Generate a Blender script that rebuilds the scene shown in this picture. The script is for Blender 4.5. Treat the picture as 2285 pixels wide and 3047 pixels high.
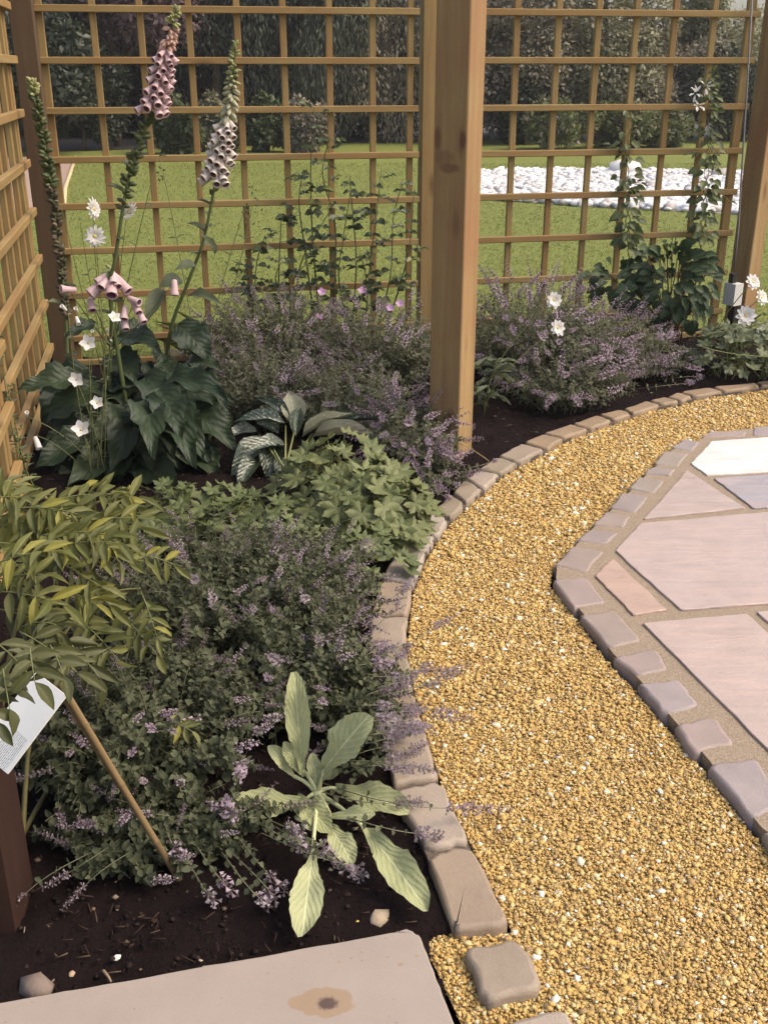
import bpy, math, random
import numpy as np
from mathutils import Vector, Matrix

for o in list(bpy.data.objects):
    bpy.data.objects.remove(o)
S = bpy.context.scene
COL = S.collection
R = random.Random(11)
NR = np.random.default_rng(5)

# ------------------------------------------------------------------ camera
CAM_H, FPX, CX, CY = 1.4, 3099.0, 1142.5, 1523.5
PITCH = math.atan((CY - 207.0) / FPX)
cam_d = bpy.data.cameras.new('camera')
cam = bpy.data.objects.new('camera', cam_d)
COL.objects.link(cam)
cam.location = (0, 0, CAM_H)
cam.rotation_euler = (math.pi / 2 - PITCH, 0, 0)
cam_d.sensor_fit = 'VERTICAL'
cam_d.sensor_height = 36.0
cam_d.lens = 36.0 * FPX / 3047.0
cam_d.clip_start = 0.02
cam_d.clip_end = 2000
S.camera = cam
# ------------------------------------------------------------------ sky, sun, exposure
SUN_EL, SUN_AZ = math.radians(52), math.radians(98)      # azimuth from +y towards +x
w = bpy.data.worlds.new('World')
S.world = w
w.use_nodes = True
wn = w.node_tree
wn.nodes.clear()
sk = wn.nodes.new('ShaderNodeTexSky')
sk.sky_type = 'NISHITA'
sk.sun_disc = False
sk.sun_elevation = SUN_EL
sk.sun_rotation = SUN_AZ
sk.air_density = 1.0
sk.dust_density = 5.0
sk.ozone_density = 0.5
bg = wn.nodes.new('ShaderNodeBackground')
bg.inputs['Strength'].default_value = 0.15
wo = wn.nodes.new('ShaderNodeOutputWorld')
wn.links.new(sk.outputs[0], bg.inputs[0])
wn.links.new(bg.outputs[0], wo.inputs[0])
sl = bpy.data.lights.new('sun', 'SUN')
sl.energy = 1.05
sl.angle = math.radians(28)
sl.color = (1.0, 0.88, 0.72)
sun = bpy.data.objects.new('sun', sl)
COL.objects.link(sun)
sd = Vector((math.sin(SUN_AZ) * math.cos(SUN_EL), math.cos(SUN_AZ) * math.cos(SUN_EL), math.sin(SUN_EL)))
sun.rotation_euler = sd.to_track_quat('Z', 'Y').to_euler()
sun.location = sd * 20
S.view_settings.view_transform = 'Standard'
S.view_settings.look = 'None'
S.view_settings.exposure = 1.0
S.view_settings.gamma = 1.0
S.view_settings.use_curve_mapping = False
S.render.engine = 'CYCLES'
S.cycles.max_bounces = 6
S.cycles.diffuse_bounces = 3
S.cycles.transmission_bounces = 3
S.cycles.use_denoising = True

# ------------------------------------------------------------------ survey helpers
# The photograph was surveyed with the camera above: a sight line met with the ground
# (height z) or with an upright plane at distance Y gives the place of a thing in metres.
_c, _s = math.cos(PITCH), math.sin(PITCH)
def sight(u, v):
    x, y = (u - CX) / FPX, -(v - CY) / FPX
    return x, _c + y * _s, -_s + y * _c
def G(u, v, z=0.0):
    x, y, d = sight(u, v)
    t = (z - CAM_H) / d
    return Vector((x * t, y * t, z))
def V(u, v, Y):
    x, y, d = sight(u, v)
    t = Y / y
    return Vector((x * t, Y, CAM_H + d * t))

# ------------------------------------------------------------------ objects
WM = {}
def thing(name, label, cat, loc, group=None):
    o = bpy.data.objects.new(name, None)
    COL.objects.link(o)
    o.location = loc
    o.empty_display_size = 0.05
    o['label'] = label
    o['category'] = cat
    if group:
        o['group'] = group
    WM[o.name] = Matrix.Translation(Vector(loc))
    return o
def tag(o, label, cat, group=None, kind=None):
    if label:
        o['label'] = label
    if cat:
        o['category'] = cat
    if group:
        o['group'] = group
    if kind:
        o['kind'] = kind
    return o
def part(name, me, parent=None, M=None, kind=None, label=None):
    o = bpy.data.objects.new(name, me)
    COL.objects.link(o)
    M = M if M is not None else (WM[parent.name] if parent else Matrix())
    WM[o.name] = M
    if parent:
        o.parent = parent
        o.matrix_basis = WM[parent.name].inverted() @ M
    else:
        o.matrix_basis = M
    if kind:
        o['kind'] = kind
    if label:
        o['label'] = label
    return o
def frm(p, d, n, s=(1, 1, 1)):
    d = Vector(d).normalized()
    n = Vector(n)
    x = d.cross(n)
    if x.length < 1e-5:
        x = d.cross(Vector((0.3, 0.9, 0.1)))
    x.normalize()
    z = x.cross(d)
    m = Matrix(((x.x * s[0], d.x * s[1], z.x * s[2], p[0]),
                (x.y * s[0], d.y * s[1], z.y * s[2], p[1]),
                (x.z * s[0], d.z * s[1], z.z * s[2], p[2]),
                (0, 0, 0, 1)))
    return m

class MB:
    """collects shapes into one mesh"""
    def __init__(s):
        s.v, s.f, s.m, s.r, s.uv = [], [], [], [], []
    def add(s, vs, fs, mat=0, rnd=0.0, uv=None):
        b = len(s.v)
        s.v += [tuple(p) for p in vs]
        s.uv += uv if uv else [(0.5, 0.5)] * len(vs)
        for f in fs:
            s.f.append([i + b for i in f])
            s.m.append(mat)
            s.r.append(rnd)
    def tube(s, pts, rad, n=5, mat=0, rnd=0.0, cap=True):
        pts = [Vector(p) for p in pts]
        vs, fs = [], []
        L = len(pts)
        ref = Vector((0.31, 0.2, 0.93))
        for i, p in enumerate(pts):
            t = (pts[min(i + 1, L - 1)] - pts[max(i - 1, 0)]).normalized()
            a = t.cross(ref)
            if a.length < 0.05:
                a = t.cross(Vector((1, 0, 0)))
            a.normalize()
            b = t.cross(a)
            r = rad[i] if isinstance(rad, (list, tuple)) else rad
            for k in range(n):
                q = 2 * math.pi * k / n
                vs.append(p + a * (r * math.cos(q)) + b * (r * math.sin(q)))
        for i in range(L - 1):
            for k in range(n):
                k2 = (k + 1) % n
                fs.append([i * n + k, i * n + k2, (i + 1) * n + k2, (i + 1) * n + k])
        if cap:
            fs.append(list(range(n))[::-1])
            fs.append([(L - 1) * n + k for k in range(n)])
        s.add(vs, fs, mat, rnd)
    def box(s, x0, x1, y0, y1, z0, z1, mat=0, rnd=0.0):
        vs = [(x, y, z) for z in (z0, z1) for y in (y0, y1) for x in (x0, x1)]
        s.add(vs, [[0, 2, 3, 1], [4, 5, 7, 6], [0, 1, 5, 4], [2, 6, 7, 3], [0, 4, 6, 2], [1, 3, 7, 5]], mat, rnd)
    def lathe(s, prof, n=10, mat=0, rnd=0.0, axis='z', p0=(0, 0, 0)):
        vs, fs = [], []
        for (r, z) in prof:
            for k in range(n):
                q = 2 * math.pi * k / n
                a, b = r * math.cos(q), r * math.sin(q)
                vs.append((a + p0[0], b + p0[1], z + p0[2]) if axis == 'z' else (a + p0[0], z + p0[1], b + p0[2]))
        for i in range(len(prof) - 1):
            mm = mat[i] if isinstance(mat, (list, tuple)) else mat
            s.add([], [], 0)
            for k in range(n):
                k2 = (k + 1) % n
                fs.append(([i * n + k, i * n + k2, (i + 1) * n + k2, (i + 1) * n + k], mm))
        b = len(s.v)
        s.v += vs
        s.uv += [(0.5, 0.5)] * len(vs)
        for f, mm in fs:
            s.f.append([i + b for i in f])
            s.m.append(mm)
            s.r.append(rnd)
    def mesh(s, name, mats, smooth=True):
        me = bpy.data.meshes.new(name)
        me.from_pydata([tuple(p) for p in s.v], [], s.f)
        for m in (mats if isinstance(mats, (list, tuple)) else [mats]):
            me.materials.append(m)
        me.polygons.foreach_set('material_index', s.m)
        if smooth:
            me.polygons.foreach_set('use_smooth', [True] * len(s.f))
        a = me.attributes.new('rnd', 'FLOAT', 'FACE')
        a.data.foreach_set('value', s.r)
        uvl = me.uv_layers.new(name='UVMap')
        li = np.zeros(len(me.loops), dtype=np.int32)
        me.loops.foreach_get('vertex_index', li)
        uvl.data.foreach_set('uv', np.array(s.uv, dtype=np.float32)[li].ravel())
        me.update()
        return me

def np_mesh(name, Vt, F, mats, rnd=None, uv=None, mi=None, smooth=False):
    """large mesh from arrays: Vt (n,3), F (m,k)"""
    me = bpy.data.meshes.new(name)
    n, (m, k) = len(Vt), F.shape
    me.vertices.add(n)
    me.vertices.foreach_set('co', np.ascontiguousarray(Vt, dtype=np.float32).ravel())
    me.loops.add(m * k)
    me.loops.foreach_set('vertex_index', np.ascontiguousarray(F, dtype=np.int32).ravel())
    me.polygons.add(m)
    me.polygons.foreach_set('loop_start', np.arange(0, m * k, k, dtype=np.int32))
    me.polygons.foreach_set('loop_total', np.full(m, k, dtype=np.int32))
    for q in (mats if isinstance(mats, (list, tuple)) else [mats]):
        me.materials.append(q)
    if mi is not None:
        me.polygons.foreach_set('material_index', np.ascontiguousarray(mi, dtype=np.int32))
    if smooth:
        me.polygons.foreach_set('use_smooth', np.ones(m, dtype=bool))
    if rnd is not None:
        a = me.attributes.new('rnd', 'FLOAT', 'FACE')
        a.data.foreach_set('value', np.ascontiguousarray(rnd, dtype=np.float32))
    if uv is not None:
        u = me.uv_layers.new(name='UVMap')
        u.data.foreach_set('uv', np.ascontiguousarray(uv[F.ravel()], dtype=np.float32).ravel())
    me.update(calc_edges=True)
    return me
def scatter(tv, tf, P, A, rnd, tuv=None):
    """copies of a small template: tv (a,3), tf (b,k); P (n,3); A (n,3,3) columns = axes"""
    tv = np.asarray(tv, float)
    tf = np.asarray(tf, int)
    n, a = len(P), len(tv)
    Vt = (np.einsum('nij,aj->nai', A, tv) + P[:, None, :]).reshape(-1, 3)
    F = (tf[None] + (np.arange(n) * a)[:, None, None]).reshape(-1, tf.shape[1])
    rr = np.repeat(rnd, len(tf))
    uv = None if tuv is None else np.tile(np.asarray(tuv, float), (n, 1))
    return Vt, F, rr, uv
def np_frames(D, N, sx, sy, sz):
    D = D / np.linalg.norm(D, axis=1, keepdims=True)
    X = np.cross(D, N)
    X /= np.linalg.norm(X, axis=1, keepdims=True) + 1e-9
    Z = np.cross(X, D)
    return np.stack([X * np.reshape(sx, (-1, 1)), D * np.reshape(sy, (-1, 1)), Z * np.reshape(sz, (-1, 1))], axis=2)
def rand_rot(n):
    q = NR.normal(size=(n, 4))
    q /= np.linalg.norm(q, axis=1, keepdims=True)
    w_, x, y, z = q.T
    return np.stack([np.stack([1 - 2 * (y * y + z * z), 2 * (x * y - z * w_), 2 * (x * z + y * w_)], 1),
                     np.stack([2 * (x * y + z * w_), 1 - 2 * (x * x + z * z), 2 * (y * z - x * w_)], 1),
                     np.stack([2 * (x * z - y * w_), 2 * (y * z + x * w_), 1 - 2 * (x * x + y * y)], 1)], 1)
def in_poly(P, poly):
    x, y = P[:, 0], P[:, 1]
    r = np.zeros(len(P), bool)
    n = len(poly)
    for i in range(n):
        x0, y0 = poly[i][0], poly[i][1]
        x1, y1 = poly[(i + 1) % n][0], poly[(i + 1) % n][1]
        c = (y0 > y) != (y1 > y)
        xi = (x1 - x0) * (y - y0) / ((y1 - y0) if abs(y1 - y0) > 1e-12 else 1e-12) + x0
        r ^= c & (x < xi)
    return r
def bez(p0, p1, p2, n):
    p0, p1, p2 = Vector(p0), Vector(p1), Vector(p2)
    return [p0 * (1 - t) ** 2 + p1 * (2 * t * (1 - t)) + p2 * t * t for t in [i / n for i in range(n + 1)]]
def smooth_path(pts, n=6):
    pts = [Vector(p) for p in pts]
    out = []
    L = len(pts)
    for i in range(L - 1):
        a, b, c, d = pts[max(i - 1, 0)], pts[i], pts[i + 1], pts[min(i + 2, L - 1)]
        for k in range(n):
            t = k / n
            out.append(0.5 * ((2 * b) + (c - a) * t + (2 * a - 5 * b + 4 * c - d) * t * t + (3 * b - a - 3 * c + d) * t ** 3))
    out.append(pts[-1])
    return out

# ------------------------------------------------------------------ materials
def nd(nt, typ, ins=None, **pr):
    n = nt.nodes.new(typ)
    for k, v in pr.items():
        setattr(n, k, v)
    for k, v in (ins or {}).items():
        s = n.inputs[k]
        if isinstance(v, bpy.types.NodeSocket):
            nt.links.new(v, s)
        else:
            s.default_value = v
    return n
def c4(c):
    return (c[0], c[1], c[2], 1.0)
def new_mat(name):
    m = bpy.data.materials.new(name)
    m.use_nodes = True
    nt = m.node_tree
    b = nt.nodes['Principled BSDF']
    return m, nt, b
def mix(nt, f, a, b, mode='MIX'):
    n = nt.nodes.new('ShaderNodeMix')
    n.data_type = 'RGBA'
    n.blend_type = mode
    for i, v in ((0, f), (6, a), (7, b)):
        if isinstance(v, bpy.types.NodeSocket):
            nt.links.new(v, n.inputs[i])
        else:
            n.inputs[i].default_value = v if i == 0 else c4(v)
    return n.outputs[2]
def mth(nt, op, a, b=0.0, clamp=False):
    n = nt.nodes.new('ShaderNodeMath')
    n.operation = op
    n.use_clamp = clamp
    for i, v in ((0, a), (1, b)):
        if isinstance(v, bpy.types.NodeSocket):
            nt.links.new(v, n.inputs[i])
        else:
            n.inputs[i].default_value = v
    return n.outputs[0]
def ramp(nt, fac, stops):
    n = nt.nodes.new('ShaderNodeValToRGB')
    el = n.color_ramp.elements
    while len(el) < len(stops):
        el.new(0.5)
    for e, (p, c) in zip(el, stops):
        e.position = p
        e.color = c4(c)
    nt.links.new(fac, n.inputs[0])
    return n.outputs[0]
def noise(nt, vec, scale, detail=4, rough=0.55, dist=0.0):
    return nd(nt, 'ShaderNodeTexNoise', {'Vector': vec, 'Scale': scale, 'Detail': detail, 'Roughness': rough, 'Distortion': dist}).outputs[0]
def rnd_of(nt):
    a = nd(nt, 'ShaderNodeAttribute', attribute_name='rnd').outputs['Fac']
    o = nd(nt, 'ShaderNodeObjectInfo').outputs['Random']
    return mth(nt, 'FRACT', mth(nt, 'ADD', a, o))
def leaf_mat(name, a, b, rough=0.5, vein=0.0, trans=0.25, spots=None, bump=0.4, spec=0.35, vscale=9.0, third=None, ridge=0.10):
    m, nt, bs = new_mat(name)
    r = rnd_of(nt)
    col = mix(nt, r, a, b)
    if third:
        col = mix(nt, mth(nt, 'GREATER_THAN', mth(nt, 'FRACT', mth(nt, 'MULTIPLY', r, 7.31)), 0.86), col, third)
    geo = nd(nt, 'ShaderNodeNewGeometry')
    nz = noise(nt, geo.outputs['Position'], 60.0, 3)
    col = mix(nt, mth(nt, 'MULTIPLY', nz, 0.4), col, [x * 0.6 for x in a])
    if vein > 0 or spots:
        uv = nd(nt, 'ShaderNodeUVMap', uv_map='UVMap').outputs[0]
        sx = nd(nt, 'ShaderNodeSeparateXYZ', {0: uv})
        ax = mth(nt, 'ABSOLUTE', mth(nt, 'SUBTRACT', sx.outputs[0], 0.5))
        mid = mth(nt, 'LESS_THAN', ax, 0.028)
        w_ = mth(nt, 'SINE', mth(nt, 'MULTIPLY', mth(nt, 'SUBTRACT', mth(nt, 'MULTIPLY', sx.outputs[1], vscale), mth(nt, 'MULTIPLY', ax, vscale * 0.8)), 6.283))
        sv = mth(nt, 'GREATER_THAN', w_, 0.86)
        vv = mth(nt, 'MAXIMUM', mid, mth(nt, 'MULTIPLY', sv, 0.35))
        pale = [min(1, x * 1.8 + 0.02) for x in b]
        col = mix(nt, mth(nt, 'MULTIPLY', vv, vein), col, pale)
        if spots:
            vo = nd(nt, 'ShaderNodeTexVoronoi', {'Vector': nd(nt, 'ShaderNodeMapping', {'Vector': uv, 'Scale': (0.8, 1.6, 1.0)}).outputs[0], 'Scale': 7.0, 'Randomness': 1.0})
            sp = mth(nt, 'LESS_THAN', vo.outputs['Distance'], 0.27)
            col = mix(nt, mth(nt, 'MULTIPLY', sp, 0.42), col, spots)
        h = mth(nt, 'ADD', mth(nt, 'MULTIPLY', w_, ridge), mth(nt, 'MULTIPLY', nz, 0.8))
        h = mth(nt, 'SUBTRACT', h, mth(nt, 'MULTIPLY', mid, 0.5))
    else:
        h = nz
    bp = nd(nt, 'ShaderNodeBump', {'Strength': bump, 'Distance': 0.004, 'Height': h})
    nt.links.new(bp.outputs[0], bs.inputs['Normal'])
    nt.links.new(col, bs.inputs['Base Color'])
    bs.inputs['Roughness'].default_value = rough
    bs.inputs['Specular IOR Level'].default_value = spec
    if trans > 0:
        t = nd(nt, 'ShaderNodeBsdfTranslucent', {'Color': mix(nt, 0.5, col, [x * 1.2 for x in b], 'MIX')})
        ms = nd(nt, 'ShaderNodeMixShader', {0: trans, 1: bs.outputs[0], 2: t.outputs[0]})
        nt.links.new(ms.outputs[0], nt.nodes['Material Output'].inputs[0])
    return m
def plain_mat(name, c, rough=0.6, spec=0.3, var=0.25, scale=40.0, bump=0.2, metal=0.0):
    m, nt, bs = new_mat(name)
    tc = nd(nt, 'ShaderNodeTexCoord').outputs['Object']
    nz = noise(nt, tc, scale, 4)
    r = rnd_of(nt)
    k = mth(nt, 'ADD', mth(nt, 'MULTIPLY', nz, 0.7), mth(nt, 'MULTIPLY', r, 0.3))
    col = mix(nt, k, [x * (1 - var) for x in c], [min(1, x * (1 + var)) for x in c])
    nt.links.new(col, bs.inputs['Base Color'])
    bp = nd(nt, 'ShaderNodeBump', {'Strength': bump, 'Distance': 0.003, 'Height': nz})
    nt.links.new(bp.outputs[0], bs.inputs['Normal'])
    bs.inputs['Roughness'].default_value = rough
    bs.inputs['Specular IOR Level'].default_value = spec
    bs.inputs['Metallic'].default_value = metal
    return m
def wood_mat(name, light, dark, knot, red=None):
    """long grain along local z"""
    m, nt, bs = new_mat(name)
    tc = nd(nt, 'ShaderNodeTexCoord').outputs['Object']
    oi = nd(nt, 'ShaderNodeObjectInfo').outputs['Random']
    off = nd(nt, 'ShaderNodeCombineXYZ', {0: mth(nt, 'MULTIPLY', oi, 17.0), 1: mth(nt, 'MULTIPLY', oi, 31.0), 2: mth(nt, 'MULTIPLY', oi, 53.0)}).outputs[0]
    p = nd(nt, 'ShaderNodeVectorMath', {0: tc, 1: off}, operation='ADD').outputs[0]
    g = nd(nt, 'ShaderNodeMapping', {'Vector': p, 'Scale': (1.0, 1.0, 0.045)}).outputs[0]
    broad = noise(nt, g, 26.0, 5, 0.6, 0.6)
    fine = noise(nt, g, 160.0, 3, 0.6)
    kp = nd(nt, 'ShaderNodeMapping', {'Vector': p, 'Scale': (7.0, 7.0, 2.1)}).outputs[0]
    vo = nd(nt, 'ShaderNodeTexVoronoi', {'Vector': kp, 'Scale': 1.0, 'Randomness': 1.0}).outputs['Distance']
    kn = mth(nt, 'SUBTRACT', 1.0, mth(nt, 'MULTIPLY', vo, 6.5, ), True)
    blot = noise(nt, p, 2.2, 3)
    f = mth(nt, 'ADD', mth(nt, 'MULTIPLY', broad, 2.2), mth(nt, 'SUBTRACT', mth(nt, 'MULTIPLY', fine, 0.6), 0.9), True)
    col = mix(nt, f, dark, light)
    if red:
        col = mix(nt, mth(nt, 'MULTIPLY', mth(nt, 'SUBTRACT', blot, 0.42, True), 3.0, True), col, red)
    col = mix(nt, mth(nt, 'MULTIPLY', kn, 0.85), col, knot)
    nt.links.new(col, bs.inputs['Base Color'])
    h = mth(nt, 'ADD', broad, mth(nt, 'MULTIPLY', fine, 0.5))
    bp = nd(nt, 'ShaderNodeBump', {'Strength': 0.35, 'Distance': 0.0015, 'Height': h})
    nt.links.new(bp.outputs[0], bs.inputs['Normal'])
    bs.inputs['Roughness'].default_value = 0.72
    bs.inputs['Specular IOR Level'].default_value = 0.25
    return m
# ================================================================== setting
def lawn_mat():
    m, nt, bs = new_mat('lawn_grass')
    p = nd(nt, 'ShaderNodeNewGeometry').outputs['Position']
    big = noise(nt, p, 0.9, 4)
    mid_ = noise(nt, nd(nt, 'ShaderNodeMapping', {'Vector': p, 'Scale': (1.0, 0.45, 1.0)}).outputs[0], 9.0, 5, 0.7)
    fine = noise(nt, p, 90.0, 3, 0.7)
    col = mix(nt, mid_, (0.122, 0.145, 0.028), (0.172, 0.190, 0.046))
    col = mix(nt, mth(nt, 'MULTIPLY', big, 0.6), col, (0.16, 0.17, 0.045))
    col = mix(nt, mth(nt, 'MULTIPLY', fine, 0.3), col, (0.118, 0.14, 0.028))
    nt.links.new(col, bs.inputs['Base Color'])
    bp = nd(nt, 'ShaderNodeBump', {'Strength': 0.5, 'Distance': 0.02, 'Height': fine})
    nt.links.new(bp.outputs[0], bs.inputs['Normal'])
    bs.inputs['Roughness'].default_value = 0.8
    bs.inputs['Specular IOR Level'].default_value = 0.15
    return m
M_LAWN = lawn_mat()
M_BLADE = leaf_mat('grass_blade', (0.19, 0.207, 0.044), (0.24, 0.25, 0.066), 0.6, trans=0.5, bump=0)
def soil_mat():
    m, nt, bs = new_mat('soil')
    p = nd(nt, 'ShaderNodeNewGeometry').outputs['Position']
    a = noise(nt, p, 9.0, 5)
    b = noise(nt, p, 120.0, 5, 0.7)
    col = mix(nt, b, (0.007, 0.0045, 0.0048), (0.023, 0.0145, 0.0138))
    col = mix(nt, mth(nt, 'MULTIPLY', a, 0.5), col, (0.011, 0.007, 0.0065))
    nt.links.new(col, bs.inputs['Base Color'])
    h = mth(nt, 'ADD', b, noise(nt, p, 35.0, 4))
    bp = nd(nt, 'ShaderNodeBump', {'Strength': 1.0, 'Distance': 0.012, 'Height': h})
    nt.links.new(bp.outputs[0], bs.inputs['Normal'])
    bs.inputs['Roughness'].default_value = 0.95
    bs.inputs['Specular IOR Level'].default_value = 0.06
    return m
M_SOIL = soil_mat()
def stone_mat(name, rough, spec, band, vary=0.25, grain=240.0, bump=0.5):
    """sawn or tumbled stone: hue from the object's own colour"""
    m, nt, bs = new_mat(name)
    oi = nd(nt, 'ShaderNodeObjectInfo')
    tc = nd(nt, 'ShaderNodeTexCoord').outputs['Object']
    p = nd(nt, 'ShaderNodeVectorMath', {0: tc, 1: nd(nt, 'ShaderNodeCombineXYZ', {0: mth(nt, 'MULTIPLY', oi.outputs['Random'], 40.0), 1: mth(nt, 'MULTIPLY', oi.outputs['Random'], 77.0)}).outputs[0]}, operation='ADD').outputs[0]
    a = noise(nt, p, 11.0, 5, 0.6)
    g = noise(nt, p, grain, 4, 0.7)
    bd = noise(nt, nd(nt, 'ShaderNodeMapping', {'Vector': p, 'Rotation': (0, 0, 0.1), 'Scale': (1.0, 7.0, 1.0)}).outputs[0], 4.0, 5, 0.6, 0.8)
    base = oi.outputs['Color']
    lo = mix(nt, 1.0, base, (1 - vary, 1 - vary * 1.05, 1 - vary * 1.15), 'MULTIPLY')
    hi = mix(nt, 1.0, base, (1 + vary * 0.6, 1 + vary * 0.55, 1 + vary * 0.5), 'MULTIPLY')
    f = mth(nt, 'ADD', mth(nt, 'MULTIPLY', a, 1.0 - band), mth(nt, 'MULTIPLY', bd, band))
    col = mix(nt, f, lo, hi)
    if band > 0:
        pk = mth(nt, 'MULTIPLY', mth(nt, 'SUBTRACT', bd, 0.5, True), 5.5 * band, True)
        col = mix(nt, pk, col, (0.48, 0.31, 0.24))
    sp = mth(nt, 'GREATER_THAN', noise(nt, p, 95.0, 1), 0.77)
    col = mix(nt, mth(nt, 'MULTIPLY', sp, 0.5), col, (0.16, 0.11, 0.08))
    col = mix(nt, mth(nt, 'MULTIPLY', g, 0.22), col, (0.2, 0.15, 0.11))
    nt.links.new(col, bs.inputs['Base Color'])
    h = mth(nt, 'ADD', mth(nt, 'MULTIPLY', bd, 2.2 * band), mth(nt, 'ADD', mth(nt, 'MULTIPLY', g, 0.35), a))
    bp = nd(nt, 'ShaderNodeBump', {'Strength': bump, 'Distance': 0.004, 'Height': h})
    nt.links.new(bp.outputs[0], bs.inputs['Normal'])
    rr = mth(nt, 'ADD', rough, mth(nt, 'MULTIPLY', mth(nt, 'SUBTRACT', a, 0.5), 0.25))
    nt.links.new(rr, bs.inputs['Roughness'])
    bs.inputs['Specular IOR Level'].default_value = spec
    return m
M_SETT = stone_mat('sett_stone', 0.58, 0.4, 0.0, 0.34, bump=0.9)
M_SLAB = stone_mat('sandstone', 0.38, 0.6, 0.45, 0.42, bump=1.0)
M_SMOOTH = stone_mat('smooth_sandstone', 0.5, 0.4, 0.04, 0.16, bump=0.4)
def speck_mat(name, stops, rough=0.8, scale=300.0, bump=0.6):
    m, nt, bs = new_mat(name)
    p = nd(nt, 'ShaderNodeNewGeometry').outputs['Position']
    col = ramp(nt, noise(nt, p, scale, 3, 0.8), stops)
    nt.links.new(col, bs.inputs['Base Color'])
    bp = nd(nt, 'ShaderNodeBump', {'Strength': bump, 'Distance': 0.004, 'Height': noise(nt, p, scale * 0.8, 4)})
    nt.links.new(bp.outputs[0], bs.inputs['Normal'])
    bs.inputs['Roughness'].default_value = rough
    return m
M_MORTAR = speck_mat('sandy_mortar', [(0.3, (0.11, 0.078, 0.05)), (0.5, (0.235, 0.175, 0.115)), (0.7, (0.36, 0.28, 0.195))])
M_GBASE = speck_mat('gravel_bed', [(0.3, (0.24, 0.15, 0.06)), (0.55, (0.44, 0.29, 0.11)), (0.75, (0.58, 0.41, 0.18))], scale=140)
def gravel_mat():
    m, nt, bs = new_mat('gravel_stones')
    r = nd(nt, 'ShaderNodeAttribute', attribute_name='rnd').outputs['Fac']
    col = ramp(nt, r, [(0.0, (0.17, 0.125, 0.075)), (0.12, (0.29, 0.20, 0.09)), (0.32, (0.44, 0.28, 0.088)), (0.52, (0.53, 0.352, 0.11)),
                       (0.72, (0.55, 0.42, 0.165)), (0.88, (0.60, 0.49, 0.27)), (0.95, (0.7, 0.62, 0.46)), (1.0, (0.82, 0.79, 0.72))])
    p = nd(nt, 'ShaderNodeNewGeometry').outputs['Position']
    col = mix(nt, mth(nt, 'MULTIPLY', noise(nt, p, 500.0, 3), 0.35), col, (0.3, 0.17, 0.06))
    big = noise(nt, p, 5.0, 3)
    col = mix(nt, mth(nt, 'MULTIPLY', mth(nt, 'SUBTRACT', big, 0.45, True), 1.2), col, (0.46, 0.27, 0.09))
    nt.links.new(col, bs.inputs['Base Color'])
    bs.inputs['Roughness'].default_value = 0.75
    bs.inputs['Specular IOR Level'].default_value = 0.25
    return m
M_GRAVEL = gravel_mat()
def cobble_mat():
    m, nt, bs = new_mat('white_cobble')
    r = rnd_of(nt)
    p = nd(nt, 'ShaderNodeNewGeometry').outputs['Position']
    col = ramp(nt, r, [(0.0, (0.24, 0.21, 0.19)), (0.15, (0.42, 0.39, 0.36)), (0.5, (0.56, 0.54, 0.52)), (1.0, (0.68, 0.67, 0.66))])
    col = mix(nt, mth(nt, 'MULTIPLY', noise(nt, p, 14.0, 4), 0.3), col, (0.6, 0.52, 0.44))
    nt.links.new(col, bs.inputs['Base Color'])
    bs.inputs['Roughness'].default_value = 0.6
    return m
M_COBBLE = cobble_mat()

def sheet(name, pts, z, m, kind='structure', label=None):
    c = Vector((sum(p[0] for p in pts) / len(pts), sum(p[1] for p in pts) / len(pts), z))
    me = bpy.data.meshes.new(name)
    me.from_pydata([(p[0] - c.x, p[1] - c.y, 0) for p in pts], [], [list(range(len(pts)))])
    if me.polygons[0].normal.z < 0:
        me.flip_normals()
    me.materials.append(m)
    o = part(name, me, None, Matrix.Translation(c), kind)
    if label:
        o['label'] = label
    return o

# lawn: one sheet to the horizon
sheet('lawn', [(-400, -60), (400, -60), (400, 700), (-400, 700)], -0.06, M_LAWN, label='mown green lawn behind the trellis')

# ---- lines of the bed edging: (bed side, gravel side) of each joint, nearest first
JN = [((1342, 2779), (1530, 2750)), ((1257, 2530), (1412, 2505)), ((1166, 2340), (1316, 2313)), ((1128, 2150), (1265, 2150)), ((1115, 2052), (1238, 2056)),
      ((1083, 1925), (1214, 1929)), ((1098, 1829), (1219, 1829)), ((1130, 1720), (1233, 1737)), ((1173, 1631), (1274, 1637)), ((1240, 1578), (1301, 1595)),
      ((1290, 1512), (1337, 1546)), ((1341, 1463), (1387, 1496)), ((1379, 1420), (1440, 1455)), ((1419, 1395), (1491, 1408)), ((1475, 1355), (1545, 1375)),
      ((1551, 1315), (1627, 1335)), ((1614, 1287), (1680, 1302)), ((1775, 1231), (1826, 1249)), ((1851, 1214), (1881, 1231)), ((1924, 1189), (1970, 1203)),
      ((1978, 1178), (2027, 1192)), ((2017, 1164), (2067, 1179)), ((2110, 1149), (2156, 1164)), ((2246, 1136), (2265, 1149)), ((2400, 1112), (2420, 1124)), ((2560, 1094), (2575, 1106))]
SETT_T = 0.023
jw = [(G(a[0], a[1], SETT_T), G(b[0], b[1], SETT_T)) for a, b in JN]
# split the long gap between the first and second hidden joint of the far arc into two setts
full = []
for i, (a, b) in enumerate(jw):
    full.append((a, b))
    if i == 16:
        a2, b2 = jw[17]
        full.append((a.lerp(a2, 0.5), b.lerp(b2, 0.5)))
jw = full
edge_quads = [[jw[i][0], jw[i][1], jw[i + 1][1], jw[i + 1][0]] for i in range(len(jw) - 1)]
near_quads = [[(1439, 2993), (1635, 2935), (1557, 2774), (1360, 2812)], [(1600, 3270), (1800, 3200), (1690, 2978), (1478, 3029)], [(1760, 3560), (1990, 3480), (1830, 3240), (1630, 3310)]]
near_quads = [[G(u, v, SETT_T) for u, v in q] for q in near_quads]

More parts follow.
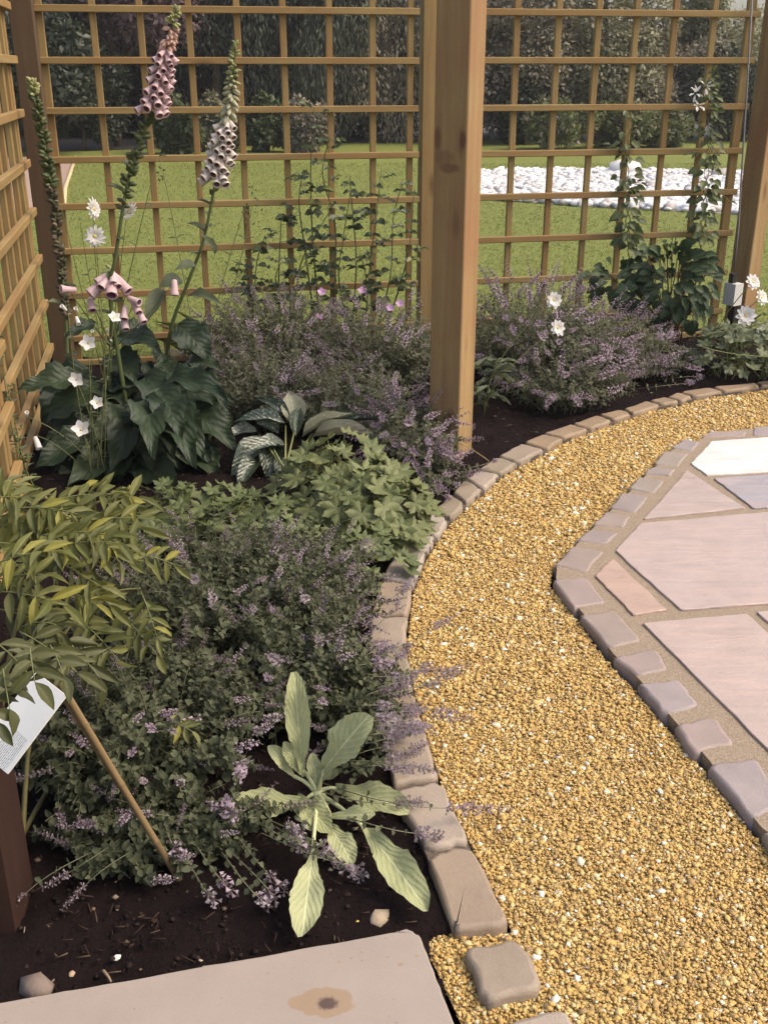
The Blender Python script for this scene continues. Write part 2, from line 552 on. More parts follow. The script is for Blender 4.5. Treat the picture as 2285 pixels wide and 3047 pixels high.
PATIO_T = 0.025
patio_q = [[(2080, 1300), (2103, 1281), (2227, 1281), (2222, 1299)], [(2232, 1297), (2236, 1268), (2330, 1262), (2340, 1294)], [(2346, 1293), (2338, 1261), (2440, 1254), (2450, 1290)],
           [(1990, 1332), (2033, 1302), (2088, 1312), (2062, 1343)], [(1940, 1381), (1972, 1337), (2055, 1347), (2020, 1389)],
           [(1907, 1409), (1934, 1385), (2018, 1394), (1998, 1417)], [(1863, 1453), (1894, 1415), (1982, 1425), (1947, 1471)], [(1805, 1511), (1848, 1460), (1937, 1474), (1897, 1528)],
           [(1753, 1562), (1801, 1518), (1885, 1532), (1858, 1572)], [(1707, 1608), (1749, 1569), (1847, 1582), (1811, 1620)], [(1640, 1682), (1700, 1619), (1804, 1637), (1752, 1704)],
           [(1637, 1721), (1742, 1710), (1812, 1795), (1700, 1812)], [(1718, 1825), (1830, 1810), (1920, 1907), (1808, 1933)], [(1811, 1949), (1952, 1925), (1999, 1994), (1890, 2014)],
           [(1892, 2029), (2018, 2014), (2094, 2102), (1976, 2129)], [(1995, 2150), (2126, 2125), (2199, 2216), (2058, 2243)],
           [(2095, 2264), (2248, 2247), (2352, 2392), (2234, 2446)], [(2256, 2470), (2372, 2440), (2462, 2560), (2328, 2612)]]
patio_q = [[G(u, v, PATIO_T) for u, v in q] for q in patio_q]
SLAB_T = 0.028
slabs = [('large sandstone slab at the far end, sky sheen painted in as near white', (0.92, 0.90, 0.87), [(2055, 1378), (2116, 1312), (2285, 1300), (2440, 1290), (2440, 1391), (2285, 1403), (2103, 1413)]),  # near-white base colour stands in for sky sheen on the stone
         (None, (0.40, 0.37, 0.39), [(2123, 1422), (2285, 1411), (2440, 1400), (2440, 1498), (2285, 1509), (2240, 1511)]),
         (None, (0.52, 0.42, 0.38), [(2043, 1398), (2215, 1510), (1916, 1543)]),
         (None, (0.54, 0.43, 0.39), [(1829, 1637), (1906, 1556), (2285, 1522), (2460, 1507), (2460, 1778), (2285, 1794), (2026, 1814)]),
         (None, (0.54, 0.38, 0.30), [(1823, 1661), (1985, 1813), (1884, 1829), (1769, 1711)]),
         (None, (0.54, 0.42, 0.37), [(1912, 1852), (2220, 1824), (2330, 1925), (2460, 2040), (2460, 2440), (2285, 2229)]),
         (None, (0.56, 0.44, 0.40), [(2249, 1820), (2320, 1813), (2460, 1800), (2460, 2000)])]
slabs = [(l, c, [G(u, v, SLAB_T) for u, v in q]) for l, c, q in slabs]

# ---- polygons on the ground
gl = [j[1] for j in jw]
gravel_poly = [G(1420, 3400), G(1375, 3047), G(1260, 2800), G(1342, 2779), G(1440, 2765)] + [Vector((p.x, p.y, 0)) for p in gl] + [Vector((5.0, 5.6, 0)), Vector((5.0, 4.2, 0)), G(2700, 1235)]
pl = [patio_q[2][2], patio_q[1][1], patio_q[0][1], patio_q[0][0]] + [q[0] for q in patio_q[3:]]
pl_out = [Vector((p.x, p.y, 0)) for p in pl] + [G(2400, 2640), G(2500, 3400)]
gravel_poly += pl_out
path_bed = [Vector(p) for p in gravel_poly]

# soil: a rough grid, sunk under the path, patio and slab
def soil_bed():
    nx, ny = 300, 330
    xs = np.linspace(-2.6, 3.2, nx)
    ys = np.linspace(0.7, 6.6, ny)
    X, Y = np.meshgrid(xs, ys)
    P = np.stack([X.ravel(), Y.ravel()], 1)
    z = NR.normal(0, 0.006, len(P))
    zz = z.reshape(ny, nx)
    for _ in range(2):
        zz = (zz + np.roll(zz, 1, 0) + np.roll(zz, -1, 0) + np.roll(zz, 1, 1) + np.roll(zz, -1, 1)) / 5
    zz = zz * 2.2 + 0.012 * np.sin(X * 7 + 1.3 * np.sin(Y * 5)) * np.sin(Y * 6.1)
    bed = [Vector(a) for a, b in jw]
    hard = [G(1290, 2790), G(1420, 3400), G(2500, 3400), Vector((5, 0.5, 0)), Vector((5.0, 5.3, 0))] + [((a + b) / 2) for a, b in jw[::-1]]
    inside = in_poly(P, hard)
    slabp = [G(0, 3010, 0.03), G(1200, 2800, 0.03), G(1340, 3047), G(1400, 3300), Vector((-2.6, 0.6, 0))]
    inside |= in_poly(P, slabp)
    zf = zz.ravel()
    zf[inside] = -0.055
    far = P[:, 1] > 5.25 + (P[:, 0] + 1.683) * 0.185 + 0.12
    far |= (P[:, 0] < -1.9 + (5.2 - P[:, 1]) * 0.2)
    zf[far] = -0.075
    Vt = np.stack([P[:, 0], P[:, 1], zf], 1)
    idx = np.arange(nx * ny).reshape(ny, nx)
    F = np.stack([idx[:-1, :-1].ravel(), idx[:-1, 1:].ravel(), idx[1:, 1:].ravel(), idx[1:, :-1].ravel()], 1)
    me = np_mesh('soil', Vt, F, M_SOIL, smooth=True)
    o = part('soil_bed', me, None, Matrix(), 'structure')
    o['label'] = 'dark brown soil of the planting bed'
    return o
soil = soil_bed()

def chip_template(seed, n=12):
    rr = random.Random(seed)
    if n == 20:
        ph = (1 + 5 ** 0.5) / 2
        v = [(-1, ph, 0), (1, ph, 0), (-1, -ph, 0), (1, -ph, 0), (0, -1, ph), (0, 1, ph), (0, -1, -ph), (0, 1, -ph), (ph, 0, -1), (ph, 0, 1), (-ph, 0, -1), (-ph, 0, 1)]
        f = [(0, 11, 5), (0, 5, 1), (0, 1, 7), (0, 7, 10), (0, 10, 11), (1, 5, 9), (5, 11, 4), (11, 10, 2), (10, 7, 6), (7, 1, 8), (3, 9, 4), (3, 4, 2), (3, 2, 6), (3, 6, 8), (3, 8, 9), (4, 9, 5), (2, 4, 11), (6, 2, 10), (8, 6, 7), (9, 8, 1)]
        v = [tuple(c / 1.9 * rr.uniform(0.78, 1.12) for c in p) for p in v]
    else:
        v = [(x * rr.uniform(0.55, 1), y * rr.uniform(0.55, 1), z * rr.uniform(0.55, 1)) for x in (-1, 1) for y in (-1, 1) for z in (-1, 1)]
        f = [(0, 1, 3), (0, 3, 2), (4, 6, 7), (4, 7, 5), (0, 4, 5), (0, 5, 1), (2, 3, 7), (2, 7, 6), (0, 2, 6), (0, 6, 4), (1, 5, 7), (1, 7, 3)]
    return np.array(v), np.array(f)
def laid_rot(n, tilt=0.28):
    a = NR.uniform(0, 6.283, n)
    Z = np.stack([NR.normal(0, tilt, n), NR.normal(0, tilt, n), np.ones(n)], 1)
    Z /= np.linalg.norm(Z, axis=1, keepdims=True)
    X = np.cross(np.stack([np.cos(a), np.sin(a), np.zeros(n)], 1), Z)
    X /= np.linalg.norm(X, axis=1, keepdims=True)
    return np.stack([X, np.cross(Z, X), Z], 2)
def chips(name, P, size, flat, rnd, m, parent=None, tri=12, smooth=False, lay=False):
    """many loose chips, several shapes mixed, one mesh"""
    Vs, Fs, Rs = [], [], []
    k = 6
    pick = NR.integers(0, k, len(P))
    off = 0
    for s in range(k):
        q = pick == s
        if not q.any():
            continue
        tv, tf = chip_template(100 + s, tri)
        n = q.sum()
        A = rand_rot(n) if not lay else laid_rot(n)
        sc = size[q][:, None] * NR.uniform(0.75, 1.25, (n, 3))
        A = A * sc[:, None, :]
        if lay:
            A[:, :, 2] *= flat
        else:
            A[:, 2, :] *= flat
        v, f, r, _ = scatter(tv, tf, P[q], A, rnd[q])
        Vs.append(v)
        Fs.append(f + off)
        Rs.append(r)
        off += len(v)
    me = np_mesh(name, np.concatenate(Vs), np.concatenate(Fs), m, np.concatenate(Rs), smooth=smooth)
    return me

# gravel path: bed sheet and loose stones
gp = sheet('gravel_path', gravel_poly, -0.0045, M_GBASE, label='curved path of golden gravel')
def gravel():
    poly = [(p.x, p.y) for p in gravel_poly]
    lo, hi = np.array([0.0, 0.85]), np.array([2.6, 5.35])
    n = 860000
    P = NR.uniform(lo, hi, (n, 2))
    P = P[in_poly(P, poly)]
    # what the picture can see, with a margin to the sides
    dx = np.abs(P[:, 0]) / (P[:, 1] * 0.92 + 0.54)
    P = P[dx < 0.50]
    keep = NR.uniform(0, 1, len(P)) < np.where(P[:, 1] < 2.0, 1.0, np.where(P[:, 1] < 2.9, 0.66, 0.36))
    P = P[keep]
    n = len(P)
    big = np.where(P[:, 1] < 2.0, 1.0, np.where(P[:, 1] < 2.9, 1.2, 1.5))
    size = np.clip(NR.lognormal(0, 0.40, n), 0.5, 3.0) * 0.0024 * big
    z = NR.uniform(-0.004, 0.0015, n)
    rnd = np.clip(NR.beta(2.0, 1.9, n) * 0.92, 0, 1)
    wh = NR.uniform(0, 1, n) < 0.026
    size[wh] *= 1.25
    rnd[wh] = NR.uniform(0.93, 1.0, wh.sum())
    me = chips('gravel_stones', np.column_stack([P, z]), size, 0.5, rnd, M_GRAVEL, tri=12, lay=True)
    print('gravel', n)
    return part('gravel', me, gp, Matrix(), 'stuff')
gravel()

# ---- setts and slabs
def stone_block(name, quad, top, depth, parent, m, col, roundness=0.017, bevel=0.010, jit=0.0019, shrink=0.0042, corner=3, edge=3, label=None, plain=False):
    c = Vector((sum(p.x for p in quad) / len(quad), sum(p.y for p in quad) / len(quad), 0))
    pts = [Vector((p.x - c.x, p.y - c.y, 0)) for p in quad]
    ar = sum(a.x * b.y - a.y * b.x for a, b in zip(pts, pts[1:] + pts[:1]))
    if ar < 0:
        pts = pts[::-1]
    n = len(pts)
    # inset
    ins = []
    for i in range(n):
        a, b, d = pts[i - 1], pts[i], pts[(i + 1) % n]
        e1, e2 = (b - a).normalized(), (d - b).normalized()
        n1, n2 = Vector((-e1.y, e1.x, 0)), Vector((-e2.y, e2.x, 0))
        k = n1 + n2
        ins.append(b + k * (shrink / max(0.35, k.dot(n1))))
    out = []
    for i in range(n):
        a, b, d = ins[i - 1], ins[i], ins[(i + 1) % n]
        r = min(roundness * R.uniform(0.7, 1.6), (a - b).length * 0.3, (d - b).length * 0.3)
        p0, p2 = b + (a - b).normalized() * r, b + (d - b).normalized() * r
        for q in bez(p0, b, p2, corner):
            out.append(q)
        nx_ = d + (b - d).normalized() * r
        for k in range(1, edge):
            out.append(p2.lerp(nx_, k / edge))
    N_ = len(out)
    out = [p + Vector((R.gauss(0, jit), R.gauss(0, jit), 0)) for p in out]
    ctr = Vector((0, 0, 0))
    def ring(f, z, jz=0.0):
        rr_ = []
        for p in out:
            L = p.length
            q = p * max(0.2, 1 - f / max(L, 0.02))
            rr_.append((q.x, q.y, z + R.gauss(0, jz)))
        return rr_
    rings = [ring(0.0, top - depth), ring(0.0, top - bevel * 1.1, 0.0008), ring(bevel * 0.35, top - bevel * 0.3, 0.0004), ring(bevel * 1.15, top, 0.0)]
    vs = sum(rings, [])
    fs = []
    for i in range(3):
        for k in range(N_):
            k2 = (k + 1) % N_
            fs.append([i * N_ + k, i * N_ + k2, (i + 1) * N_ + k2, (i + 1) * N_ + k])
    if plain:
        fs.append([3 * N_ + k for k in range(N_)])
    else:
        vs.append((0, 0, top))
        for k in range(N_):
            fs.append([3 * N_ + k, 3 * N_ + (k + 1) % N_, 4 * N_])
    me = bpy.data.meshes.new(name)
    me.from_pydata(vs, [], fs)
    me.polygons.foreach_set('use_smooth', [i < 3 * N_ for i in range(len(fs))])
    if plain:
        me.polygons.foreach_set('use_smooth', [False] * len(fs))
    me.materials.append(m)
    o = part(name, me, parent, Matrix.Translation(c), None, label)
    o.color = c4(col)
    return o

def base_block(name, pts, top, depth, m, label):
    c = Vector((sum(p[0] for p in pts) / len(pts), sum(p[1] for p in pts) / len(pts), 0))
    n = len(pts)
    vs = [(p[0] - c.x, p[1] - c.y, top) for p in pts] + [(p[0] - c.x, p[1] - c.y, top - depth) for p in pts]
    ar = sum(a[0] * b[1] - a[1] * b[0] for a, b in zip(pts, list(pts[1:]) + [pts[0]]))
    f = [list(range(n))] + [[k, n + k, n + (k + 1) % n, (k + 1) % n] for k in range(n)]
    me = bpy.data.meshes.new(name)
    me.from_pydata(vs, [], f if ar > 0 else [q[::-1] for q in f])
    me.materials.append(m)
    o = part(name, me, None, Matrix.Translation(c), 'structure')
    o['label'] = label
    return o
M_JOINT = speck_mat('dirty_joint', [(0.3, (0.035, 0.026, 0.02)), (0.5, (0.08, 0.06, 0.045)), (0.75, (0.17, 0.13, 0.09))], scale=200)
jwi = [(jw[0][0].lerp(jw[1][0], 0.15), jw[0][1].lerp(jw[1][1], 0.15))] + jw[1:]
edging = base_block('sett_edging', [a.lerp(b, 0.08) for a, b in jwi] + [a.lerp(b, 0.92) for a, b in jwi[::-1]], 0.009, 0.06, M_JOINT, label='curved edging of tumbled grey-brown setts between bed and gravel')
tones = [(0.33, 0.265, 0.195), (0.36, 0.29, 0.22), (0.29, 0.24, 0.165), (0.40, 0.33, 0.26), (0.33, 0.25, 0.175)]
for i, q in enumerate(near_quads + edge_quads):
    c = tuple(x * 0.8 for x in tones[(i * 3 + (i // 4)) % 5])
    if 9 < i < 13:
        c = (0.33, 0.285, 0.24)
    if i > 17:
        c = tuple(x * 0.85 for x in (0.30, 0.215, 0.13))
    stone_block('sett', q, SETT_T, 0.075, edging, M_SETT, c, shrink=0.0062, jit=0.0024)
patio_poly = [Vector((p.x, p.y, 0)) for p in pl] + [G(2420, 2640), G(2520, 3000), Vector((3.2, 2.0, 0)), Vector((3.2, 4.2, 0))]
# mortar sits a little inside the outer faces of the border setts
cen = Vector((1.6, 3.0, 0))
patio_poly = [p + (cen - p).normalized() * 0.018 for p in patio_poly]
patio = base_block('patio', patio_poly, 0.0215, 0.08, M_MORTAR, label='pale sandstone patio with a border of setts')
tn2 = [(0.46, 0.36, 0.325), (0.42, 0.345, 0.32), (0.45, 0.38, 0.37), (0.44, 0.35, 0.30), (0.43, 0.36, 0.30)]
for i, q in enumerate(patio_q):
    stone_block('sett', q, PATIO_T, 0.085, patio, M_SETT, tuple(x * 0.62 for x in tn2[(i * 2 + i // 3) % 5]), roundness=0.014, bevel=0.011, label=None)
for l, c, q in slabs:
    stone_block('slab', q, SLAB_T, 0.05, patio, M_SLAB, tuple(x * 0.80 for x in c), roundness=0.004, bevel=0.003, jit=0.0011, shrink=0.0, corner=2, edge=9, label=l, plain=True)

# foreground slab with its wet stain
def stain_mat():
    m = M_SMOOTH.copy()
    m.name = 'stained_sandstone'
    nt = m.node_tree
    bs = nt.nodes['Principled BSDF']
    src = bs.inputs['Base Color'].links[0].from_socket
    tc = nd(nt, 'ShaderNodeTexCoord').outputs['Object']
    return m, nt, bs, src, tc
fq = [G(-400, 3058, SLAB_T), G(0, 2985, SLAB_T), G(600, 2874, SLAB_T), G(1178, 2773, SLAB_T), G(1215, 2762, SLAB_T), G(1250, 2784, SLAB_T), G(1355, 3047, SLAB_T), G(1440, 3270, SLAB_T), G(-400, 3500, SLAB_T)]
m, nt, bs, src, tc = stain_mat()
fc = Vector((sum(p.x for p in fq) / len(fq), sum(p.y for p in fq) / len(fq), 0))
spots = [((968, 2982), 0.048, 0.031, 1.0), ((915, 2985), 0.032, 0.018, 1.0), ((1191, 2870), 0.0045, 0.0045, 0.0), ((1241, 2845), 0.0035, 0.003, 0.0), ((1078, 2859), 0.0028, 0.0026, 0.0), ((1010, 2862), 0.003, 0.002, 0.0), ((987, 2838), 0.002, 0.002, 0.0), ((660, 2970), 0.0022, 0.0018, 0.0), ((875, 2880), 0.0018, 0.0018, 0.0)]
wob = noise(nt, tc, 45.0, 3)
stain = None
for (uv_, rx, ry, soft) in spots:
    p = G(uv_[0], uv_[1], SLAB_T) - fc
    d = nd(nt, 'ShaderNodeMapping', {'Vector': nd(nt, 'ShaderNodeVectorMath', {0: tc, 1: (p.x, p.y, 0)}, operation='SUBTRACT').outputs[0], 'Scale': (1 / rx, 1 / ry, 0.0)}).outputs[0]
    L = nd(nt, 'ShaderNodeVectorMath', {0: d}, operation='LENGTH').outputs['Value']
    k = mth(nt, 'MULTIPLY', mth(nt, 'SUBTRACT', mth(nt, 'ADD', 0.72, mth(nt, 'MULTIPLY', wob, 0.55)), L), 9.0, True)
    stain = k if stain is None else mth(nt, 'MAXIMUM', stain, k)
p = G(975, 2985, SLAB_T) - fc
d = nd(nt, 'ShaderNodeMapping', {'Vector': nd(nt, 'ShaderNodeVectorMath', {0: tc, 1: (p.x, p.y, 0)}, operation='SUBTRACT').outputs[0], 'Scale': (1 / 0.02, 1 / 0.015, 0.0)}).outputs[0]
core = mth(nt, 'MULTIPLY', mth(nt, 'SUBTRACT', mth(nt, 'ADD', 0.5, noise(nt, tc, 130.0, 3)), nd(nt, 'ShaderNodeVectorMath', {0: d}, operation='LENGTH').outputs['Value']), 2.2, True)
col = mix(nt, mth(nt, 'MULTIPLY', stain, 0.85), src, (0.25, 0.17, 0.10))
col = mix(nt, mth(nt, 'MULTIPLY', core, 0.9), col, (0.06, 0.035, 0.03))
nt.links.new(col, bs.inputs['Base Color'])
rl = bs.inputs['Roughness'].links[0].from_socket
nt.links.new(mth(nt, 'SUBTRACT', mth(nt, 'ADD', rl, 0.12), mth(nt, 'MULTIPLY', stain, 0.12)), bs.inputs['Roughness'])
fs_ = stone_block('paving_slab', fq, SLAB_T, 0.05, None, m, (0.285, 0.238, 0.20), roundness=0.003, bevel=0.004, jit=0.0009, shrink=0.0, corner=2, edge=10, plain=True)
fs_['kind'] = 'structure'
fs_['label'] = 'buff paving slab with a wet brown stain at the bottom edge'

# ---- far garden: cobble bed, side path
cob_px = [(1375, 560), (1400, 525), (1440, 508), (1700, 506), (2000, 511), (2200, 517), (2340, 530), (2375, 580), (2330, 645), (2150, 634), (1950, 624), (1760, 615), (1600, 602), (1440, 594)]
cob_poly = [G(u, v, -0.05) for u, v in cob_px]
cbed = sheet('cobble_bed', cob_poly, -0.055, speck_mat('cobble_grit', [(0.3, (0.16, 0.14, 0.12)), (0.7, (0.34, 0.31, 0.28))], scale=40), label='bed of white cobbles set in the lawn')
def pebble_mesh(seed, m):
    tv, tf = chip_template(seed, 20)
    return np_mesh('cobble', tv, tf, m, np.zeros(len(tf)), smooth=True)
def cobbles():
    poly = [(p.x, p.y) for p in cob_poly]
    P = NR.uniform((1.0, 11.3), (6.8, 17.0), (5200, 2))
    P = P[in_poly(P, poly)]
    o = np.argsort(P[:, 1])
    P = P[o]
    sz = NR.uniform(0.045, 0.085, len(P))
    ms = [pebble_mesh(300 + i, M_COBBLE) for i in range(6)]
    vis = np.abs(P[:, 0]) / (P[:, 1] * 0.92 + 0.54) < 0.345
    idx = [i for i in range(len(P)) if vis[i]][:300]
    for i in idx:
        s = sz[i] * 1.05
        M = Matrix.Translation((P[i, 0], P[i, 1], -0.05 + s * 0.25)) @ Matrix.Rotation(R.uniform(0, 6.28), 4, 'Z') @ Matrix.Rotation(R.uniform(-0.4, 0.4), 4, 'X') @ Matrix.Diagonal((s * R.uniform(0.9, 1.5), s, s * R.uniform(0.55, 0.8), 1))
        part('cobble', ms[i % 6], cbed, M)
    rest = np.ones(len(P), bool)
    rest[idx] = False
    Q, q = P[rest], sz[rest]
    me = chips('cobbles', np.column_stack([Q, -0.05 + q * 0.3]), q, 0.62, NR.uniform(0, 1, len(Q)), M_COBBLE, tri=20, smooth=True)
    part('cobbles', me, cbed, Matrix(), 'stuff')
cobbles()
for i, (u, v, s, l) in enumerate([(1856, 518, 0.24, 'pale boulder with a grey seam lying on the far edge of the cobble bed'), (2147, 532, 0.17, 'rounded white boulder at the right end of the cobble bed')]):
    p = G(u, v, -0.05)
    me = pebble_mesh(320 + i, M_COBBLE)
    o = part('boulder', me, None, Matrix.Translation(p + Vector((0, 0, s * 0.3))) @ Matrix.Rotation(0.4 * i, 4, 'Z') @ Matrix.Diagonal((s * 1.35, s, s * 0.7, 1)))
    tag(o, l, 'boulder', 'boulders by the cobbles')
M_SIDE = speck_mat('side_path', [(0.3, (0.2, 0.13, 0.09)), (0.6, (0.32, 0.22, 0.16)), (0.8, (0.4, 0.3, 0.22))], scale=30)
M_LITTER = speck_mat('shaded_litter', [(0.3, (0.02, 0.016, 0.012)), (0.6, (0.05, 0.038, 0.026)), (0.8, (0.09, 0.07, 0.045))], scale=12)  # soil and litter tones, tree shade mixed into the colour
sheet('border_soil', [G(-700, 462, -0.05), G(150, 450, -0.05), G(600, 437, -0.05), G(1000, 425, -0.05), G(1400, 419, -0.05), G(1900, 411, -0.05), G(2400, 407, -0.05), G(3200, 405, -0.05), Vector((40, 60, 0)), Vector((-40, 60, 0))], -0.048, M_LITTER, label='leafy border soil under the far trees, darkened for their shade')
sheet('side_path', [G(u, v, -0.055) for u, v in [(-100, 468), (224, 466), (206, 522), (192, 560), (187, 620), (-100, 640)]], -0.052, M_SIDE, label='narrow buff path at the left of the lawn')
mb = MB()
mb.tube([G(u, v, -0.05) for u, v in [(226, 468), (208, 522), (195, 560), (190, 620)]], 0.03, 6)
tag(part('path_edging', mb.mesh('path_edging', plain_mat('pale_edging', (0.45, 0.36, 0.2))), None), 'pale timber strip edging the narrow side path', 'edging')

# grass blades on the near half of the lawn
def blades():
    n = 110000
    Y = 5.5 + NR.uniform(0, 1, n) ** 2.0 * 13.0
    X = NR.uniform(-0.42, 0.42, n) * (Y * 0.92 + 0.54)
    P = np.stack([X, Y], 1)
    ok = (Y > 5.2 + (X + 1.683) * 0.185 + 0.12) & ~in_poly(P, [(p.x, p.y) for p in cob_poly]) & ~in_poly(P, [(p.x, p.y) for p in [G(u, v, -0.05) for u, v in [(-100, 468), (224, 466), (206, 522), (192, 560), (187, 620), (-100, 640)]]])
    P = P[ok]
    n = len(P)
    sc = 0.6 + P[:, 1] / 14
    h = NR.uniform(0.014, 0.032, n) * sc
    D = np.stack([NR.normal(0, 0.9, n), NR.normal(0, 0.9, n), np.full(n, 0.55)], 1)
    A = np_frames(D, NR.normal(0, 0.5, (n, 3)) + [0, -0.4, 1.2], 0.0045 * sc, h, np.ones(n))
    Vt, F, r, _ = scatter([(-1, 0, 0), (1, 0, 0), (0, 1, 0)], [(0, 1, 2)], np.column_stack([P, np.full(n, -0.062)]), A, NR.uniform(0, 1, n))
    o = part('grass', np_mesh('grass', Vt, F, M_BLADE, r), None, Matrix(), 'stuff')
    o['label'] = 'short mown grass blades on the lawn'
blades()
# ================================================================== timber
M_WOOD = wood_mat('trellis_pine', (0.31, 0.216, 0.086), (0.195, 0.124, 0.046), (0.09, 0.04, 0.016), (0.235, 0.128, 0.047))
M_POST = wood_mat('post_pine', (0.33, 0.222, 0.098), (0.205, 0.125, 0.055), (0.085, 0.034, 0.018), (0.245, 0.122, 0.058))
M_POSTD = wood_mat('dark_stained_pine', (0.105, 0.068, 0.036), (0.06, 0.038, 0.02), (0.04, 0.018, 0.01), (0.08, 0.045, 0.025))
M_POSTR = wood_mat('red_stained_pine', (0.042, 0.019, 0.011), (0.02, 0.009, 0.006), (0.014, 0.006, 0.004), (0.032, 0.013, 0.008))
def beam(name, a, b, L, m, ch=0.003):
    """chamfered timber a x b, length L along local z"""
    x, y = a / 2, b / 2
    o = [(-x + ch, -y), (x - ch, -y), (x, -y + ch), (x, y - ch), (x - ch, y), (-x + ch, y), (-x, y - ch), (-x, -y + ch)]
    vs = [(p[0], p[1], 0) for p in o] + [(p[0], p[1], L) for p in o]
    fs = [[k, (k + 1) % 8, 8 + (k + 1) % 8, 8 + k] for k in range(8)] + [list(range(8))[::-1], list(range(8, 16))]
    me = bpy.data.meshes.new(name)
    me.from_pydata(vs, [], fs)
    me.materials.append(m)
    return me
def PY(X):
    return 5.2 + (X + 1.683) * 0.185
ANG = math.atan(0.185)
RZ = [0.02, 0.145, 0.36, 0.575, 0.79, 1.005, 1.22, 1.44, 1.655, 1.87, 2.085]
TOPZ = 2.14
def trellis(label, O, ang, rails, laths, stiles, x0, x1, group, lw=0.031):
    t = thing('trellis_panel', label, 'trellis', O, group)
    B = Matrix.Translation(Vector(O)) @ Matrix.Rotation(ang, 4, 'Z')
    RX = Matrix.Rotation(math.pi / 2, 4, 'Y')
    rm = beam('rail', 0.031, 0.024, x1 - x0, M_WOOD)
    for z in rails:
        part('rail', rm, t, B @ Matrix.Translation((x0 + R.uniform(-0.006, 0.006), -0.0125, z + R.uniform(-0.003, 0.003))) @ Matrix.Rotation(R.gauss(0, 0.0012), 4, 'Y') @ RX)
    vm = beam('lath', lw, 0.024, TOPZ - 0.0, M_WOOD)
    for x in laths:
        part('lath', vm, t, B @ Matrix.Translation((x, 0.0125, 0.005)) @ Matrix.Rotation(R.gauss(0, 0.0018), 4, 'Y'))
    for x, wd in stiles:
        part('stile', beam('stile', wd, 0.03, TOPZ + 0.02, M_WOOD), t, B @ Matrix.Translation((x, 0.0165, 0)))
    return t
def along(X, O):
    return (X - O[0]) / math.cos(ANG)
oL = (-1.683, PY(-1.683), 0)
trellis('trellis panel behind the foxgloves, left of the central posts', oL, ANG, RZ, [along(x, oL) for x in (-1.333, -1.122, -0.905, -0.687, -0.475, -0.264, -0.053, 0.132)], [(along(-1.57, oL), 0.05)], along(-1.60, oL), along(0.172, oL), 'square trellis panels round the bed')
oR = (0.30, PY(0.30), 0)
trellis('trellis panel in front of the white cobbles, right of the central posts', oR, ANG, RZ, [along(x, oR) for x in (0.455, 0.661, 0.865, 1.065, 1.266, 1.464, 1.667)], [(along(1.868, oR), 0.045)], -0.035, along(1.90, oR), 'square trellis panels round the bed')
# side panels run from the corner towards the camera
sdir = Vector((0.2, -0.98, 0)).normalized()
sang = math.atan2(sdir.y, sdir.x)
oS = Vector((-1.655, 5.04, 0))
# in this frame +x runs to the camera and -y is the outside, so turn the rails to the bed side
def side_panel(label, off, length, inset, drop, n):
    O = oS + sdir * off + Vector((0.98, 0.2, 0)) * inset
    t = thing('trellis_panel', label, 'trellis', O, 'square trellis panels round the bed')
    B = Matrix.Translation(O) @ Matrix.Rotation(sang, 4, 'Z')
    RX = Matrix.Rotation(math.pi / 2, 4, 'Y')
    rm = beam('rail', 0.034, 0.03, length, M_WOOD)
    for z in RZ:
        part('rail', rm, t, B @ Matrix.Translation((0, 0.0155, z - drop)) @ RX)
    vm = beam('lath', 0.034, 0.024, TOPZ, M_WOOD)
    for i in range(n):
        part('lath', vm, t, B @ Matrix.Translation((0.11 + i * 0.205, -0.0125, 0.005 - drop)) @ Matrix.Rotation(R.gauss(0, 0.002), 4, 'X'))
    for x in (0.03, length - 0.025):
        part('stile', beam('stile', 0.05, 0.03, TOPZ + 0.02, M_WOOD), t, B @ Matrix.Translation((x, -0.0165, 0)))
side_panel('trellis panel at the left running into the corner post', 0.0, 1.62, 0.0, 0.0, 8)
side_panel('nearer trellis panel at the left edge, stepped down and inward', 1.66, 1.66, 0.03, 0.02, 8)

def post(label, x, y, size, h, ang, m, tilt=(0, 0)):
    me = beam('timber_post', size, size, h, m, 0.004)
    o = part('timber_post', me, None, Matrix.Translation((x, y, -0.06)) @ Matrix.Rotation(tilt[0], 4, 'Y') @ Matrix.Rotation(tilt[1], 4, 'X') @ Matrix.Rotation(ang, 4, 'Z'))
    return tag(o, label, 'post', 'timber posts')
# central post: its near corner stands at (0.287, 3.80)
PS, PA = 0.129, math.radians(-61)
ca = math.radians(-61)
